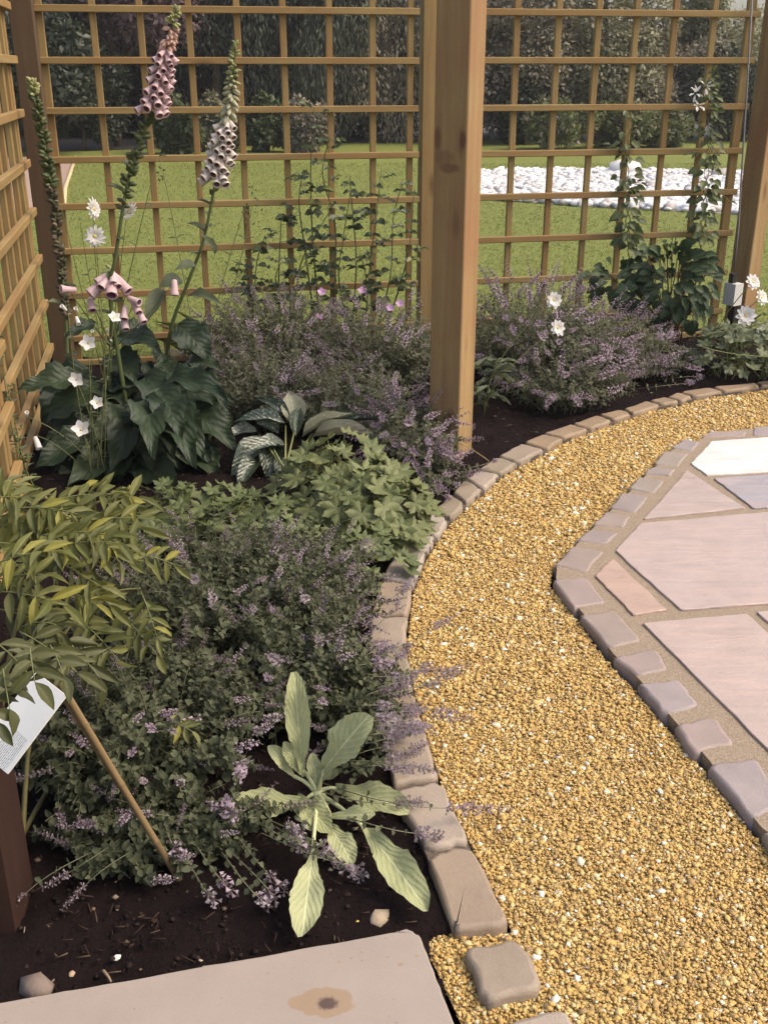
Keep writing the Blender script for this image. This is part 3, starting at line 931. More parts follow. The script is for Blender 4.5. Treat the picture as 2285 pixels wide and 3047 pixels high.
# unit vectors of the two visible faces, running back from the near corner
fl = Vector((-math.cos(math.radians(29)), math.sin(math.radians(29)), 0))
fr = Vector((math.sin(math.radians(29)), math.cos(math.radians(29)), 0))
pc = G(1362, 1372) + (fl + fr) * PS / 2
def knotty():
    m = M_POST.copy()
    m.name = 'knotty_post_pine'
    nt = m.node_tree
    bs = nt.nodes['Principled BSDF']
    src = bs.inputs['Base Color'].links[0].from_socket
    tc = nd(nt, 'ShaderNodeTexCoord').outputs['Object']
    wob = nd(nt, 'ShaderNodeMapping', {'Vector': tc, 'Scale': (1.0, 1.0, 0.35)}).outputs[0]
    wob = noise(nt, wob, 40.0, 4)
    z0 = V(1345, 430, pc.y).z + 0.06
    for (y, dz, ry, rz, a) in [(-0.047, 0.02, 0.014, 0.032, 0.85), (0.05, 0.02, 0.018, 0.045, 0.7), (0.0, -0.075, 0.045, 0.022, 0.6), (0.02, -0.04, 0.05, 0.03, 0.4), (-0.03, -0.98, 0.02, 0.035, 0.5)]:
        L = nd(nt, 'ShaderNodeVectorMath', {0: nd(nt, 'ShaderNodeMapping', {'Vector': nd(nt, 'ShaderNodeVectorMath', {0: tc, 1: (0, y, z0 + dz)}, operation='SUBTRACT').outputs[0], 'Scale': (0, 1 / ry, 1 / rz)}).outputs[0]}, operation='LENGTH').outputs['Value']
        k = mth(nt, 'MULTIPLY', mth(nt, 'SUBTRACT', mth(nt, 'ADD', 0.62, mth(nt, 'MULTIPLY', wob, 0.8)), L), 2.2, True)
        src = mix(nt, mth(nt, 'MULTIPLY', k, a), src, (0.11, 0.045, 0.028))
    nt.links.new(src, bs.inputs['Base Color'])
    return m
post('tall square post standing free in front of the trellis, centre of the picture', pc.x, pc.y, PS, 2.5, math.atan2(fr.y, fr.x), knotty())
post('slim post in the trellis line, half hidden behind the tall free post', 0.226, PY(0.226) + 0.02, 0.092, 2.4, ANG, M_WOOD)
cp = V(70, 0, 5.16)
post('corner post at the left where two trellis panels meet', cp.x - 0.012, 5.16, 0.105, 2.5, ANG, M_POSTD)
rp = V(2238, 600, PY(2.0))
post('post at the right edge carrying a grey cable', rp.x + 0.012, PY(2.0), 0.118, 2.5, ANG + 0.5, M_POST)
fp = G(60, 2770)
post('dark red-brown stained post in the bottom left corner', fp.x - 0.073, fp.y + 0.055, 0.13, 0.47, 0.1, M_POSTR, (0.0, 0.0))
# cable and garden light at the right post
M_GREY = plain_mat('grey_plastic', (0.20, 0.185, 0.18), 0.6, 0.3)
M_BLACK = plain_mat('black_plastic', (0.012, 0.012, 0.014), 0.45, 0.4)
M_PALE = plain_mat('pale_grey_plastic', (0.52, 0.50, 0.46), 0.5, 0.4, 0.15, 90)
mb = MB()
Yc = PY(1.93) - 0.07
mb.tube([V(2240, -60, Yc), V(2222, 250, Yc), V(2205, 520, Yc), V(2195, 690, Yc), V(2183, 800, Yc)], 0.005, 6)
tag(part('power_cable', mb.mesh('power_cable', M_GREY), None), 'thin grey cable running down beside the right post', 'cable')
gl_b = Vector((V(2172, 948, 5.58).x, 5.58, 0.0))
gl_t = thing('garden_light', 'pale square garden light on a black stake below the cable', 'garden light', gl_b)
yl = 5.58
def box_at(name, u0, v0, u1, v1, Y, th, m):
    a, b = V(u0, v1, Y), V(u1, v0, Y)
    mb = MB()
    mb.box(-(b.x - a.x) / 2, (b.x - a.x) / 2, -th / 2, th / 2, 0, b.z - a.z)
    part(name, mb.mesh(name, m, smooth=False), gl_t, Matrix.Translation(((a.x + b.x) / 2, Y, a.z)) @ Matrix.Rotation(0.55, 4, 'Z'))
box_at('lamp_body', 2158, 842, 2201, 906, yl, 0.075, M_PALE)
box_at('stake', 2159, 905, 2186, 1030, yl, 0.04, M_BLACK)
box_at('cable_gland', 2169, 814, 2189, 841, yl, 0.03, M_BLACK)

# ================================================================== far trees and shrubs
def crown(name, clumps, n, size, m, droop=0.0, seed=1, asp=0.55):
    """leaf-sized faces gathered in clumps; clumps = [(centre, radii)]"""
    rng = np.random.default_rng(seed)
    P, D, N = [], [], []
    tot = sum(c[1][0] * c[1][2] for c in clumps)
    for c, r in clumps:
        k = max(20, int(n * r[0] * r[2] / tot))
        d = rng.normal(size=(k, 3))
        d /= np.linalg.norm(d, axis=1, keepdims=True)
        rad = rng.uniform(0.35, 1.0, (k, 1)) ** 0.5
        P.append(np.array(c) + d * rad * np.array(r))
        if droop:
            dd = rng.normal(0, 0.35, (k, 3)) + [0, 0, -droop] + d * 0.35
        else:
            dd = rng.normal(0, 0.8, (k, 3)) + d * 0.8 + [0, 0, -0.15]
        D.append(dd)
        N.append(d * 0.8 + rng.normal(0, 0.45, (k, 3)) + [0, 0, 0.55])
    P, D, N = np.concatenate(P), np.concatenate(D), np.concatenate(N)
    k = len(P)
    s = size * rng.uniform(0.6, 1.35, k)
    A = np_frames(D, N, s * asp, s, s)
    tv = [(0, 0, 0), (0.5, 0.45, 0.06), (0, 1, -0.05), (-0.5, 0.45, 0.06)]
    Vt, F, r, _ = scatter(tv, [(0, 1, 2, 3)], P, A, rng.uniform(0, 1, k))
    return Vt, F, r
def tree(name, label, cat, u, Y, z0, z1, half, n, leaf, m, droop=0.0, trunk=0.1, seed=1, nclump=26, depth=None, group='trees and shrubs behind the lawn', asp=0.55, trunk_m=None, ux=None):
    x = V(u, 300, Y).x
    rng = random.Random(seed)
    t = thing(name, label, cat, (x, Y, -0.06), group)
    cl = []
    depth = depth or half * 0.8
    zc, rz = (z0 + z1) / 2, (z1 - z0) / 2
    for i in range(nclump):
        while True:
            p = Vector((rng.uniform(-1, 1), rng.uniform(-1, 1), rng.uniform(-1, 1)))
            if p.length < 1:
                break
        s = rng.uniform(0.22, 0.4)
        # keep the clumps off the ground
        cl.append(((p.x * half * 0.85, p.y * depth * 0.8, max(zc + p.z * rz * 0.95, s * rz * 0.5) + 0.06), (half * s * 1.1, depth * s, max(0.22, min(rz, half) * s * (1.6 if droop else 1.0)))))
    Vt, F, r = crown(name, cl, n, leaf, m, droop, seed, asp)
    Vt[:, 2] = np.maximum(Vt[:, 2], 0.0)
    part('crown', np_mesh('crown', Vt, F, m, r), t)
    if trunk:
        mb = MB()
        top = zc + rz * 0.4
        k = smooth_path([(0, 0, 0), (0.04 * half, 0, top * 0.4), (-0.05 * half, 0, top)], 3)
        mb.tube(k, [trunk * (1 - 0.6 * i / (len(k) - 1)) for i in range(len(k))], 7)
        for i in range(7):
            c = cl[i][0]
            z = rng.uniform(0.25, 0.9) * top
            mb.tube(bez((0, 0, z), (c[0] * 0.4, c[1] * 0.4, z + 0.3), c, 4), [trunk * 0.4, trunk * 0.33, trunk * 0.25, trunk * 0.17, trunk * 0.1], 5)
        part('trunk', mb.mesh('trunk', trunk_m or M_BARK), t)
    return t
M_BARK = plain_mat('bark', (0.13, 0.09, 0.06), 0.85, 0.1, 0.4, 12)
M_PURPLE = leaf_mat('purple_leaf', (0.085, 0.05, 0.052), (0.15, 0.09, 0.09), 0.6, trans=0.2, bump=0)
M_DARKG = leaf_mat('dark_hedge_leaf', (0.022, 0.032, 0.017), (0.05, 0.06, 0.03), 0.5, trans=0.15, bump=0)
M_CONIF = leaf_mat('conifer_leaf', (0.010, 0.016, 0.013), (0.024, 0.033, 0.022), 0.6, trans=0.1, bump=0)
M_WEEP = leaf_mat('weeping_conifer_leaf', (0.055, 0.065, 0.042), (0.125, 0.135, 0.085), 0.6, trans=0.2, bump=0)
M_OLIVE = leaf_mat('hazed_olive_leaf', (0.15, 0.145, 0.08), (0.30, 0.28, 0.16), 0.6, trans=0.25, bump=0)  # olive leaf lightened, haze put into the colour
M_BROWN = leaf_mat('hazed_bronze_leaf', (0.14, 0.12, 0.08), (0.27, 0.235, 0.16), 0.6, trans=0.2, bump=0)  # bronze leaf with its tone raised to stand for haze and glare
M_BRIGHT = leaf_mat('light_shrub_leaf', (0.075, 0.095, 0.028), (0.15, 0.165, 0.055), 0.55, trans=0.3, bump=0, third=(0.33, 0.24, 0.22))
M_SHRUB = leaf_mat('round_shrub_leaf', (0.045, 0.062, 0.022), (0.10, 0.12, 0.045), 0.45, trans=0.25, bump=0)
M_PALET = leaf_mat('hazed_pale_leaf', (0.18, 0.18, 0.095), (0.34, 0.33, 0.19), 0.55, trans=0.35, bump=0)  # pale leaf made paler still by haze painted into it
tree('hedge', 'long dark hedge closing the garden behind all the trees', 'hedge', 500, 26.3, 0.0, 3.0, 10.2, 26000, 0.34, M_CONIF, trunk=0, seed=2, nclump=220, depth=1.6, asp=0.7)
tree('purple_tree', 'purple-leaved tree with a bare brown trunk at the upper left', 'tree', 340, 22.6, 1.6, 5.2, 2.1, 15000, 0.13, M_PURPLE, trunk=0.085, seed=3, nclump=40)
tree('dark_shrub', 'dark glossy shrub under the purple tree, left of its trunk', 'shrub', 235, 21.6, 0.1, 2.1, 1.05, 14000, 0.095, M_DARKG, trunk=0.04, seed=4, nclump=22)
tree('dark_shrub', 'dark evergreen bush by the corner post at the far left', 'shrub', 20, 20.6, 0.0, 2.6, 1.6, 8000, 0.14, M_DARKG, trunk=0.04, seed=5)
tree('conifer_tree', 'near-black conifer behind the white foxglove', 'tree', 640, 23.4, 0.0, 6.2, 1.75, 20000, 0.12, M_CONIF, droop=0.9, trunk=0.12, seed=6, nclump=40, asp=0.3)
tree('weeping_conifer', 'weeping grey-green conifer in the middle left of the trees', 'tree', 905, 23.6, 0.0, 6.4, 1.75, 26000, 0.14, M_WEEP, droop=1.3, trunk=0.12, seed=7, nclump=34, asp=0.24)
tree('weeping_conifer', 'weeping conifer with bronze tips left of the slim post', 'tree', 1150, 24.0, 0.0, 6.0, 1.6, 22000, 0.12, M_BROWN, droop=0.9, trunk=0.12, seed=8, nclump=34, asp=0.3)
tree('broad_shrub', 'olive brown shrub just right of the tall free post', 'shrub', 1530, 24.2, 0.0, 4.6, 1.9, 24000, 0.10, M_BROWN, trunk=0.1, seed=9, nclump=40)
tree('dark_shrub', 'dark low evergreen beside the tall post, right of it', 'shrub', 1560, 23.4, 0.0, 1.55, 0.8, 6000, 0.12, M_DARKG, trunk=0.04, seed=10)
tree('broad_shrub', 'mixed olive shrub above the cobbles', 'shrub', 1790, 24.6, 0.0, 4.2, 1.8, 24000, 0.10, M_OLIVE, trunk=0.1, seed=12, nclump=40)
tree('broad_shrub', 'dark bronze shrub behind the right climber', 'shrub', 1985, 24.6, 0.0, 2.35, 1.35, 18000, 0.095, M_BROWN, trunk=0.08, seed=13, nclump=34)
tree('dark_shrub', 'dark evergreen bush at the far right of the lawn', 'shrub', 2160, 24.4, 0.0, 2.0, 1.3, 14000, 0.09, M_DARKG, trunk=0.05, seed=14)
tree('pale_tree', 'pale green tree at the upper right against the sky', 'tree', 2060, 25.6, 0.6, 4.6, 1.1, 14000, 0.095, M_PALET, trunk=0.1, seed=15, nclump=30)
tree('pale_tree', 'low pale tree at the right edge under the patch of sky', 'tree', 2250, 25.8, 0.0, 2.6, 1.5, 15000, 0.095, M_PALET, trunk=0.1, seed=16, nclump=30)
for i, (u, Y, h, hw, m, l, s) in enumerate([
        (515, 20.6, 0.95, 0.50, M_SHRUB, 'round green shrub in front of the near-black conifer, leftmost of the low ones', 0.12),
        (640, 21.4, 0.85, 0.48, M_OLIVE, 'greyish low shrub between the two round green ones', 0.1),
        (795, 21.2, 0.80, 0.45, M_SHRUB, 'round green shrub left of the bronze one', 0.11),
        (915, 21.0, 0.82, 0.44, M_BROWN, 'bronze mound of a shrub at the lawn edge', 0.09),
        (1690, 21.8, 0.80, 0.75, M_BRIGHT, 'low light green shrub at the lawn edge above the cobbles', 0.1),
        (1850, 22.4, 0.72, 0.70, M_BRIGHT, 'low flowering shrub at the lawn edge, right of the light green one', 0.1),
        (1985, 22.6, 0.60, 0.55, M_BRIGHT, 'small pinkish shrub at the lawn edge behind the climber', 0.09)]):
    tree('low_shrub', l, 'shrub', u, Y, 0.0, h, hw, 4200, s, m, trunk=0.02, seed=40 + i, nclump=18, asp=0.6)
# ================================================================== leaf shapes
def leafmesh(name, m, prof, ns=8, nc=4, droop=0.25, fold=0.18, wavy=0.03, serr=0.0, seed=0, tw=0.0):
    """leaf along +y, length 1, width scaled so that prof peaks at 0.5, normal +z"""
    rr = random.Random(seed)
    mb = MB()
    vs, uv, fs = [], [], []
    ph, k1 = rr.uniform(0, 6), rr.uniform(1.5, 2.6)
    for i in range(ns + 1):
        t = i / ns
        hw = max(prof(t), 0.004)
        if serr and 0 < i < ns:
            hw *= 1 + serr * (1 if i % 2 else -1)
        for j in range(nc + 1):
            s = j / nc * 2 - 1
            x = s * hw
            z = -droop * t * t + fold * abs(s) * hw * 2 + wavy * math.sin(t * 6.28 * k1 + ph + (2.2 if s > 0 else 0)) * abs(s) + tw * s * hw * t
            vs.append((x, t - 0.12 * droop * t * t, z))
            uv.append((0.5 + s * 0.5 * min(1, hw * 2 + 0.3), t))
    for i in range(ns):
        for j in range(nc):
            a = i * (nc + 1) + j
            fs.append([a, a + 1, a + nc + 2, a + nc + 1])
    mb.add(vs, fs, 0, 0.0, uv)
    return mb.mesh(name, m)
def p_ovate(t):
    return 0.5 * max(0.0, math.sin(math.pi * min(1, t ** 0.72))) ** 0.85
def p_lance(t):
    return 0.5 * max(0.0, math.sin(math.pi * t ** 0.85)) ** 0.95
def p_spoon(t):
    return 0.5 * (0.16 + 0.84 * max(0.0, math.sin(math.pi * min(1.0, (max(t, 0.0)) ** 1.25))) ** 0.8) if t < 0.97 else 0.1
def p_paddle(t):
    return 0.5 * ((0.2 + 0.8 * min(1.0, t / 0.55) ** 1.1) if t < 0.55 else max(0.05, 1 - ((t - 0.55) / 0.46) ** 2.6) ** 0.5)
def p_heart(t):
    return 0.5 * min(1.0, (t * 5.0) ** 0.5) * max(0.0, 1 - t ** 2.0) ** 0.7
def palmate(name, m, lobes=7, seed=0, cut=0.5, cup=0.12, toothy=0.12):
    rr = random.Random(seed)
    mb = MB()
    vs, uv, fs = [(0, 0, 0)], [(0.5, 0.5)], []
    n = lobes * 6
    a0 = math.radians(160)
    for ring in (0.5, 1.0):
        for i in range(n + 1):
            th = -a0 + 2 * a0 * i / n
            ph = (i / n * lobes) % 1.0
            lob = 1 - abs(2 * ph - 1)                # 0 between lobes, 1 at the tip
            lob = lob ** 0.7
            r = (1 - cut) + cut * lob
            r *= 1 + toothy * (0.5 if i % 2 else -0.5) * lob
            r *= (0.82 + 0.18 * math.cos(th * 0.6)) * 0.5
            if ring < 1:
                r = min(r, 0.5 * (1 - cut)) * 0.8 + 0.12 * r
            z = cup * (r * 2) ** 2 * (0.6 + 0.4 * lob) - 0.05 * (1 - lob) * ring + rr.uniform(-0.012, 0.012) * ring
            x, y = r * math.sin(th), r * math.cos(th)
            vs.append((x, y, z))
            uv.append((0.5 + x, 0.5 + y))
    for i in range(n):
        fs.append([0, 1 + i + 1, 1 + i])
        fs.append([1 + i, 2 + i, n + 3 + i, n + 2 + i])
    mb.add(vs, fs, 0, 0.0, uv)
    me = mb.mesh(name, m)
    if me.polygons[0].normal.z < 0:
        me.flip_normals()
    return me

# ---- plant colours
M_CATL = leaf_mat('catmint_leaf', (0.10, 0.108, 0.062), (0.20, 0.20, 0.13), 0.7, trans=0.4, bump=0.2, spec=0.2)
M_CATD = leaf_mat('shaded_catmint_leaf', (0.054, 0.063, 0.03), (0.14, 0.148, 0.083), 0.7, trans=0.25, bump=0.2, spec=0.2)  # darker copy of the catmint leaf, foreground shade painted in
M_CATS = plain_mat('catmint_stem', (0.13, 0.125, 0.075), 0.7, 0.2, 0.2)
M_CALYX = leaf_mat('catmint_calyx', (0.14, 0.10, 0.11), (0.23, 0.175, 0.175), 0.7, trans=0.15, bump=0, spec=0.2)
M_CATF = leaf_mat('catmint_flower', (0.36, 0.26, 0.32), (0.56, 0.45, 0.50), 0.6, trans=0.3, bump=0, spec=0.2)
M_FOXL = leaf_mat('foxglove_leaf', (0.014, 0.028, 0.011), (0.036, 0.052, 0.020), 0.5, vein=0.22, trans=0.15, bump=0.8, vscale=7, ridge=0.2)
M_FOXL2 = leaf_mat('foxglove_stem_leaf', (0.085, 0.105, 0.05), (0.135, 0.15, 0.08), 0.55, vein=0.3, trans=0.25, bump=0.6, vscale=7)
M_FOXS = plain_mat('foxglove_stem', (0.085, 0.105, 0.035), 0.55, 0.3, 0.25)
M_FOXP = leaf_mat('pink_bell', (0.72, 0.49, 0.49), (0.82, 0.62, 0.60), 0.5, trans=0.3, bump=0.1)
M_FOXPI = leaf_mat('pink_throat', (0.17, 0.07, 0.11), (0.25, 0.12, 0.15), 0.6, trans=0.1, bump=0)
M_FOXW = leaf_mat('white_bell', (0.84, 0.72, 0.62), (0.90, 0.81, 0.72), 0.5, trans=0.3, bump=0.1)
M_FOXWI = leaf_mat('white_throat', (0.16, 0.08, 0.075), (0.26, 0.15, 0.13), 0.6, trans=0.1, bump=0)
M_BUD = leaf_mat('foxglove_bud', (0.27, 0.29, 0.10), (0.42, 0.40, 0.20), 0.55, trans=0.2, bump=0.1)
M_CAPS = leaf_mat('foxglove_capsule', (0.055, 0.075, 0.022), (0.12, 0.13, 0.05), 0.55, trans=0.1, bump=0.2)
M_CAPSD = leaf_mat('spent_capsule', (0.035, 0.045, 0.016), (0.10, 0.065, 0.04), 0.65, trans=0.1, bump=0.2, third=(0.22, 0.16, 0.11))
M_MULL = leaf_mat('pale_felted_leaf', (0.34, 0.355, 0.175), (0.44, 0.445, 0.25), 0.8, vein=0.5, trans=0.22, bump=1.0, spec=0.15, vscale=8, ridge=0.08)
M_GER = leaf_mat('cranesbill_leaf', (0.105, 0.125, 0.040), (0.19, 0.205, 0.08), 0.55, trans=0.25, bump=0.5)
M_GER2 = leaf_mat('low_cranesbill_leaf', (0.07, 0.092, 0.028), (0.15, 0.17, 0.058), 0.55, trans=0.25, bump=0.5)
M_GERD = leaf_mat('right_cranesbill_leaf', (0.085, 0.105, 0.045), (0.16, 0.175, 0.085), 0.55, trans=0.25, bump=0.5)
M_GSTEM = plain_mat('green_stem', (0.16, 0.17, 0.06), 0.6, 0.3, 0.25)
M_PULM = leaf_mat('lungwort_leaf', (0.020, 0.034, 0.016), (0.038, 0.056, 0.024), 0.3, vein=0.25, trans=0.1, bump=0.7, spots=(0.30, 0.32, 0.22), spec=0.6)
M_PULMP = leaf_mat('silvery_lungwort_leaf', (0.22, 0.22, 0.14), (0.29, 0.28, 0.19), 0.5, vein=0.3, trans=0.15, bump=0.7, spots=(0.36, 0.35, 0.26))
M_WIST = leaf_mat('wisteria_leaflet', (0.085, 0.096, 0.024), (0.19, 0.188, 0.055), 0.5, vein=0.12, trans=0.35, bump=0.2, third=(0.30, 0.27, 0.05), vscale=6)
M_WISTD = leaf_mat('shaded_wisteria_leaflet', (0.055, 0.062, 0.02), (0.105, 0.105, 0.036), 0.5, vein=0.12, trans=0.3, bump=0.2, vscale=6)  # darker copy of the leaflet, shade of the lower leaves in its colour
M_ROSE = leaf_mat('rose_leaf', (0.036, 0.050, 0.016), (0.085, 0.105, 0.036), 0.42, trans=0.25, bump=0.3, spec=0.4, third=(0.22, 0.23, 0.07))
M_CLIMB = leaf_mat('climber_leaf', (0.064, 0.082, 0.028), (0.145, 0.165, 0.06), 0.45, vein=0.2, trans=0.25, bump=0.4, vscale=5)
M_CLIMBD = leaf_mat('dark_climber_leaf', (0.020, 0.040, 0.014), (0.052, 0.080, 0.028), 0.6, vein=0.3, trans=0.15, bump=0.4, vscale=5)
M_WHITE = leaf_mat('white_petal', (0.74, 0.71, 0.66), (0.82, 0.79, 0.75), 0.55, trans=0.3, bump=0.1, spec=0.2)
M_YEL = plain_mat('flower_centre', (0.50, 0.42, 0.16), 0.7, 0.2, 0.3, 300)
M_MAUVE = leaf_mat('mauve_petal', (0.46, 0.25, 0.44), (0.58, 0.36, 0.54), 0.55, trans=0.3, bump=0)
M_CANE = wood_mat('bamboo', (0.205, 0.138, 0.064), (0.13, 0.08, 0.036), (0.08, 0.04, 0.02))
M_TWIG = plain_mat('twig', (0.10, 0.065, 0.04), 0.8, 0.2, 0.3)

CAMV = Vector((0, 0, CAM_H))
def to_cam(p):
    return (CAMV - Vector(p)).normalized()
def leaf_at(name, me, root, base, tip, wid, up=0.7, face=0.5, mesh_droop=0.25, par=None, label=None):
    """a leaf from base to tip (world points), width in metres, turned partly up and partly to the open side"""
    d = Vector(tip) - Vector(base)
    L = d.length
    n = Vector((0, 0, 1)) * up + to_cam(base) * face
    # the mesh droops by itself, so lift the axis to bring the tip back
    n = (n - d.normalized() * n.dot(d.normalized())).normalized()
    ax = d / L + n * mesh_droop * 0.9
    M = frm(base, ax, n, (wid, L / max(0.6, ax.length) * 0.98, L * 0.98))
    return part(name, me, root if par is None else par, M, None, label)

# ================================================================== catmint
def spike_mesh(seed, fl=M_CATF):
    rr = random.Random(seed)
    mb = MB()
    mb.tube([(0, 0, 0), (0.01, 0.5, 0.0), (0, 1, 0)], [0.012, 0.01, 0.005], 3, 0, 0.3, cap=False)
    nw = rr.choice([6, 7, 8])
    for i in range(nw):
        y = 0.04 + 0.93 * i / (nw - 1)
        rad = 0.125 * (1 - 0.55 * (i / nw) ** 1.6)
        k = 9 if i < nw - 2 else 6
        for j in range(k):
            a = 2 * math.pi * (j + rr.random() * 0.7) / k
            el = rr.uniform(0.1, 0.75)
            d = Vector((math.cos(a) * math.cos(el), math.sin(el), math.sin(a) * math.cos(el)))
            b = Vector((0, y + rr.uniform(-0.025, 0.025), 0))
            s = rad * rr.uniform(0.75, 1.25)
            c = b + d * s * 0.62
            pr_ = d.cross(Vector((0.2, 1, 0.1))).normalized()
            q = d.cross(pr_)
            w_ = s * 0.16
            mb.add([b, c + pr_ * w_, c - pr_ * w_ * 0.5 + q * w_ * 0.9, c - pr_ * w_ * 0.5 - q * w_ * 0.9], [[0, 1, 2], [0, 2, 3], [0, 3, 1]], 0, rr.random() * 0.6)
            if rr.random() < 0.72:
                e = b + d * s * 1.25
                w2 = s * 0.34
                lip = e + Vector((0, -0.3 * s, 0)) + d * 0.1 * s
                mb.add([c, e + pr_ * w2, e - pr_ * w2, lip + pr_ * w2 * 0.7, lip - pr_ * w2 * 0.7], [[0, 1, 2], [0, 3, 4]], 1, rr.random() * 0.8)
    return mb.mesh('flower_spike', [M_CALYX, fl], smooth=False)
SPIKES = [spike_mesh(i) for i in range(7)]
M_CATM = leaf_mat('muted_catmint_flower', (0.33, 0.26, 0.28), (0.50, 0.42, 0.43), 0.6, trans=0.3, bump=0, spec=0.2)
SPIKEM = [spike_mesh(20 + i, M_CATM) for i in range(6)]
LEAF_V = [(0, 0, 0), (-0.5, 0.38, 0.16), (0.5, 0.38, 0.16), (0, 0.5, -0.02), (0, 1, -0.14), (-0.36, 0.72, 0.08), (0.36, 0.72, 0.08)]
LEAF_F = [(0, 3, 1), (0, 2, 3), (1, 3, 5), (3, 2, 6), (5, 3, 4), (3, 6, 4)]
def catmint(label, mounds, nst, nspk, spl=(0.07, 0.13), leaf=(0.016, 0.03), extra=(), seed=1, flop=0.5, leafy=1.0, stem_r=0.0011, spikes=None, lm=None):
    """mounds: (cx, cy, rx, ry, h); extra: explicit stems (base, ctrl, tip, spike length)"""
    rr = random.Random(seed)
    rng = np.random.default_rng(seed)
    c0 = mounds[0]
    t = thing('catmint', label, 'catmint', (c0[0], c0[1], 0), 'catmint clumps in the bed')
    stems = MB()
    LP, LD, LN, LS = [], [], [], []
    spk = []
    w_ = [m[2] * m[3] for m in mounds]
    for i in range(nst):
        cx, cy, rx, ry, h = rr.choices(mounds, w_)[0]
        a, r = rr.uniform(0, 6.283), math.sqrt(rr.random())
        r = r ** 0.8
        hz = h * math.sqrt(max(0.0, 1 - (r * 0.93) ** 2)) * rr.uniform(0.78, 1.14)
        tip = Vector((cx + rx * r * math.cos(a), cy + ry * r * math.sin(a), max(0.03, hz)))
        b = Vector((cx + 0.42 * rx * r * math.cos(a) + rr.gauss(0, 0.03), cy + 0.42 * ry * r * math.sin(a) + rr.gauss(0, 0.03), 0))
        ct = b.lerp(tip, 0.35) + Vector((0, 0, h * rr.uniform(0.25, 0.6)))
        out = Vector((math.cos(a), math.sin(a), 0)) * r
        spk.append((b, ct, tip, out, rr.uniform(*spl), i < nspk))
    for e in extra:
        spk.append((Vector(e[0]), Vector(e[1]), Vector(e[2]), None, e[3], True))
    for b, ct, tip, out, sl_, has in spk:
        pts = bez(b, ct, tip, 7)
        stems.tube(pts, [stem_r * 1.5, stem_r * 1.4, stem_r * 1.3, stem_r * 1.2, stem_r * 1.1, stem_r, stem_r, stem_r * 0.8], 3, 0, rr.random(), cap=False)
        nl = int(10 * leafy) if out is not None else 5
        lo = 0.12
        for k in range(nl):
            q = lo + (0.97 - lo) * (k + rr.random() * 0.5) / nl
            x = q * 7
            i0 = min(6, int(x))
            p = pts[i0].lerp(pts[i0 + 1], x - i0)
            d = (pts[i0 + 1] - pts[i0]).normalized()
            a = rr.uniform(0, 6.28)
            s1 = d.cross(Vector((math.cos(a), math.sin(a), 0.3))).normalized()
            for sg in (1, -1):
                LP.append(p)
                LD.append(s1 * sg + d * rr.uniform(0.1, 0.6) + Vector((0, 0, rr.uniform(-0.3, 0.25))))
                LN.append(d * 0.5 + Vector((rr.gauss(0, 0.3), rr.gauss(0, 0.3), 0.9)))
                LS.append(rr.uniform(*leaf) * (1.15 - 0.5 * q) * (1.0 if out is not None else 0.72))
        if has:
            d = (pts[-1] - pts[-2]).normalized()
            if out is not None:
                d = (d * 0.6 + out * flop * rr.uniform(0.2, 1.3) + Vector((rr.gauss(0, 0.25), rr.gauss(0, 0.25), rr.uniform(0.0, 0.8) * (1.2 - flop)))).normalized()
            sc = sl_
            wd = sc * rr.uniform(0.75, 1.1) if sl_ < 0.1 else 0.09 * rr.uniform(0.85, 1.2)
            part('flower_spike', rr.choice(spikes or SPIKES), t, frm(pts[-1] - d * 0.004, d, (rr.gauss(0, 1), rr.gauss(0, 1), rr.gauss(0, 1) + 0.01), (wd, sc, wd)))
    part('stems', stems.mesh('stems', M_CATS), t, Matrix(), 'stuff')
    LP, LD, LN = (np.array([tuple(q) for q in A]) for A in (LP, LD, LN))
    LS = np.array(LS)
    A = np_frames(LD, LN, LS * 0.72, LS, LS)
    Vt, F, r, _ = scatter(LEAF_V, LEAF_F, LP, A, rng.uniform(0, 1, len(LP)))
    part('leaves', np_mesh('leaves', Vt, F, lm or M_CATL, r), t, Matrix(), 'stuff')
    return t
def gp2(u, v):
    p = G(u, v)
    return p.x, p.y
a = gp2(850, 1160)
b = gp2(1120, 1180)
catmint('broad catmint clump between the foxglove leaves and the tall free post', [(a[0] - 0.04, a[1], 0.46, 0.38, 0.46), (b[0], b[1], 0.38, 0.36, 0.43), (a[0] - 0.05, a[1] - 0.5, 0.34, 0.32, 0.32), (b[0] - 0.12, b[1] - 0.48, 0.32, 0.3, 0.28)], 980, 255, seed=21, flop=0.45, spl=(0.06, 0.115), leafy=1.15, spikes=SPIKEM + SPIKES[:1])
a = gp2(1225, 1405)
catmint('small dense mauve catmint round the foot of the tall free post', [(a[0] + 0.0, a[1] + 0.14, 0.21, 0.30, 0.24), (a[0] + 0.06, a[1] - 0.14, 0.15, 0.14, 0.12)], 190, 110, seed=22, flop=0.8, spl=(0.06, 0.11),
        extra=[(G(1310, 1400), G(1400, 1400, 0.25), G(1470, 1372, 0.09), 0.07), (G(1250, 1400), G(1330, 1440, 0.2), G(1360, 1440, 0.06), 0.08), (G(1270, 1420), G(1300, 1470, 0.16), G(1330, 1480, 0.05), 0.08)])
a, b, c = gp2(1560, 1140), gp2(1800, 1110), gp2(1960, 1110)
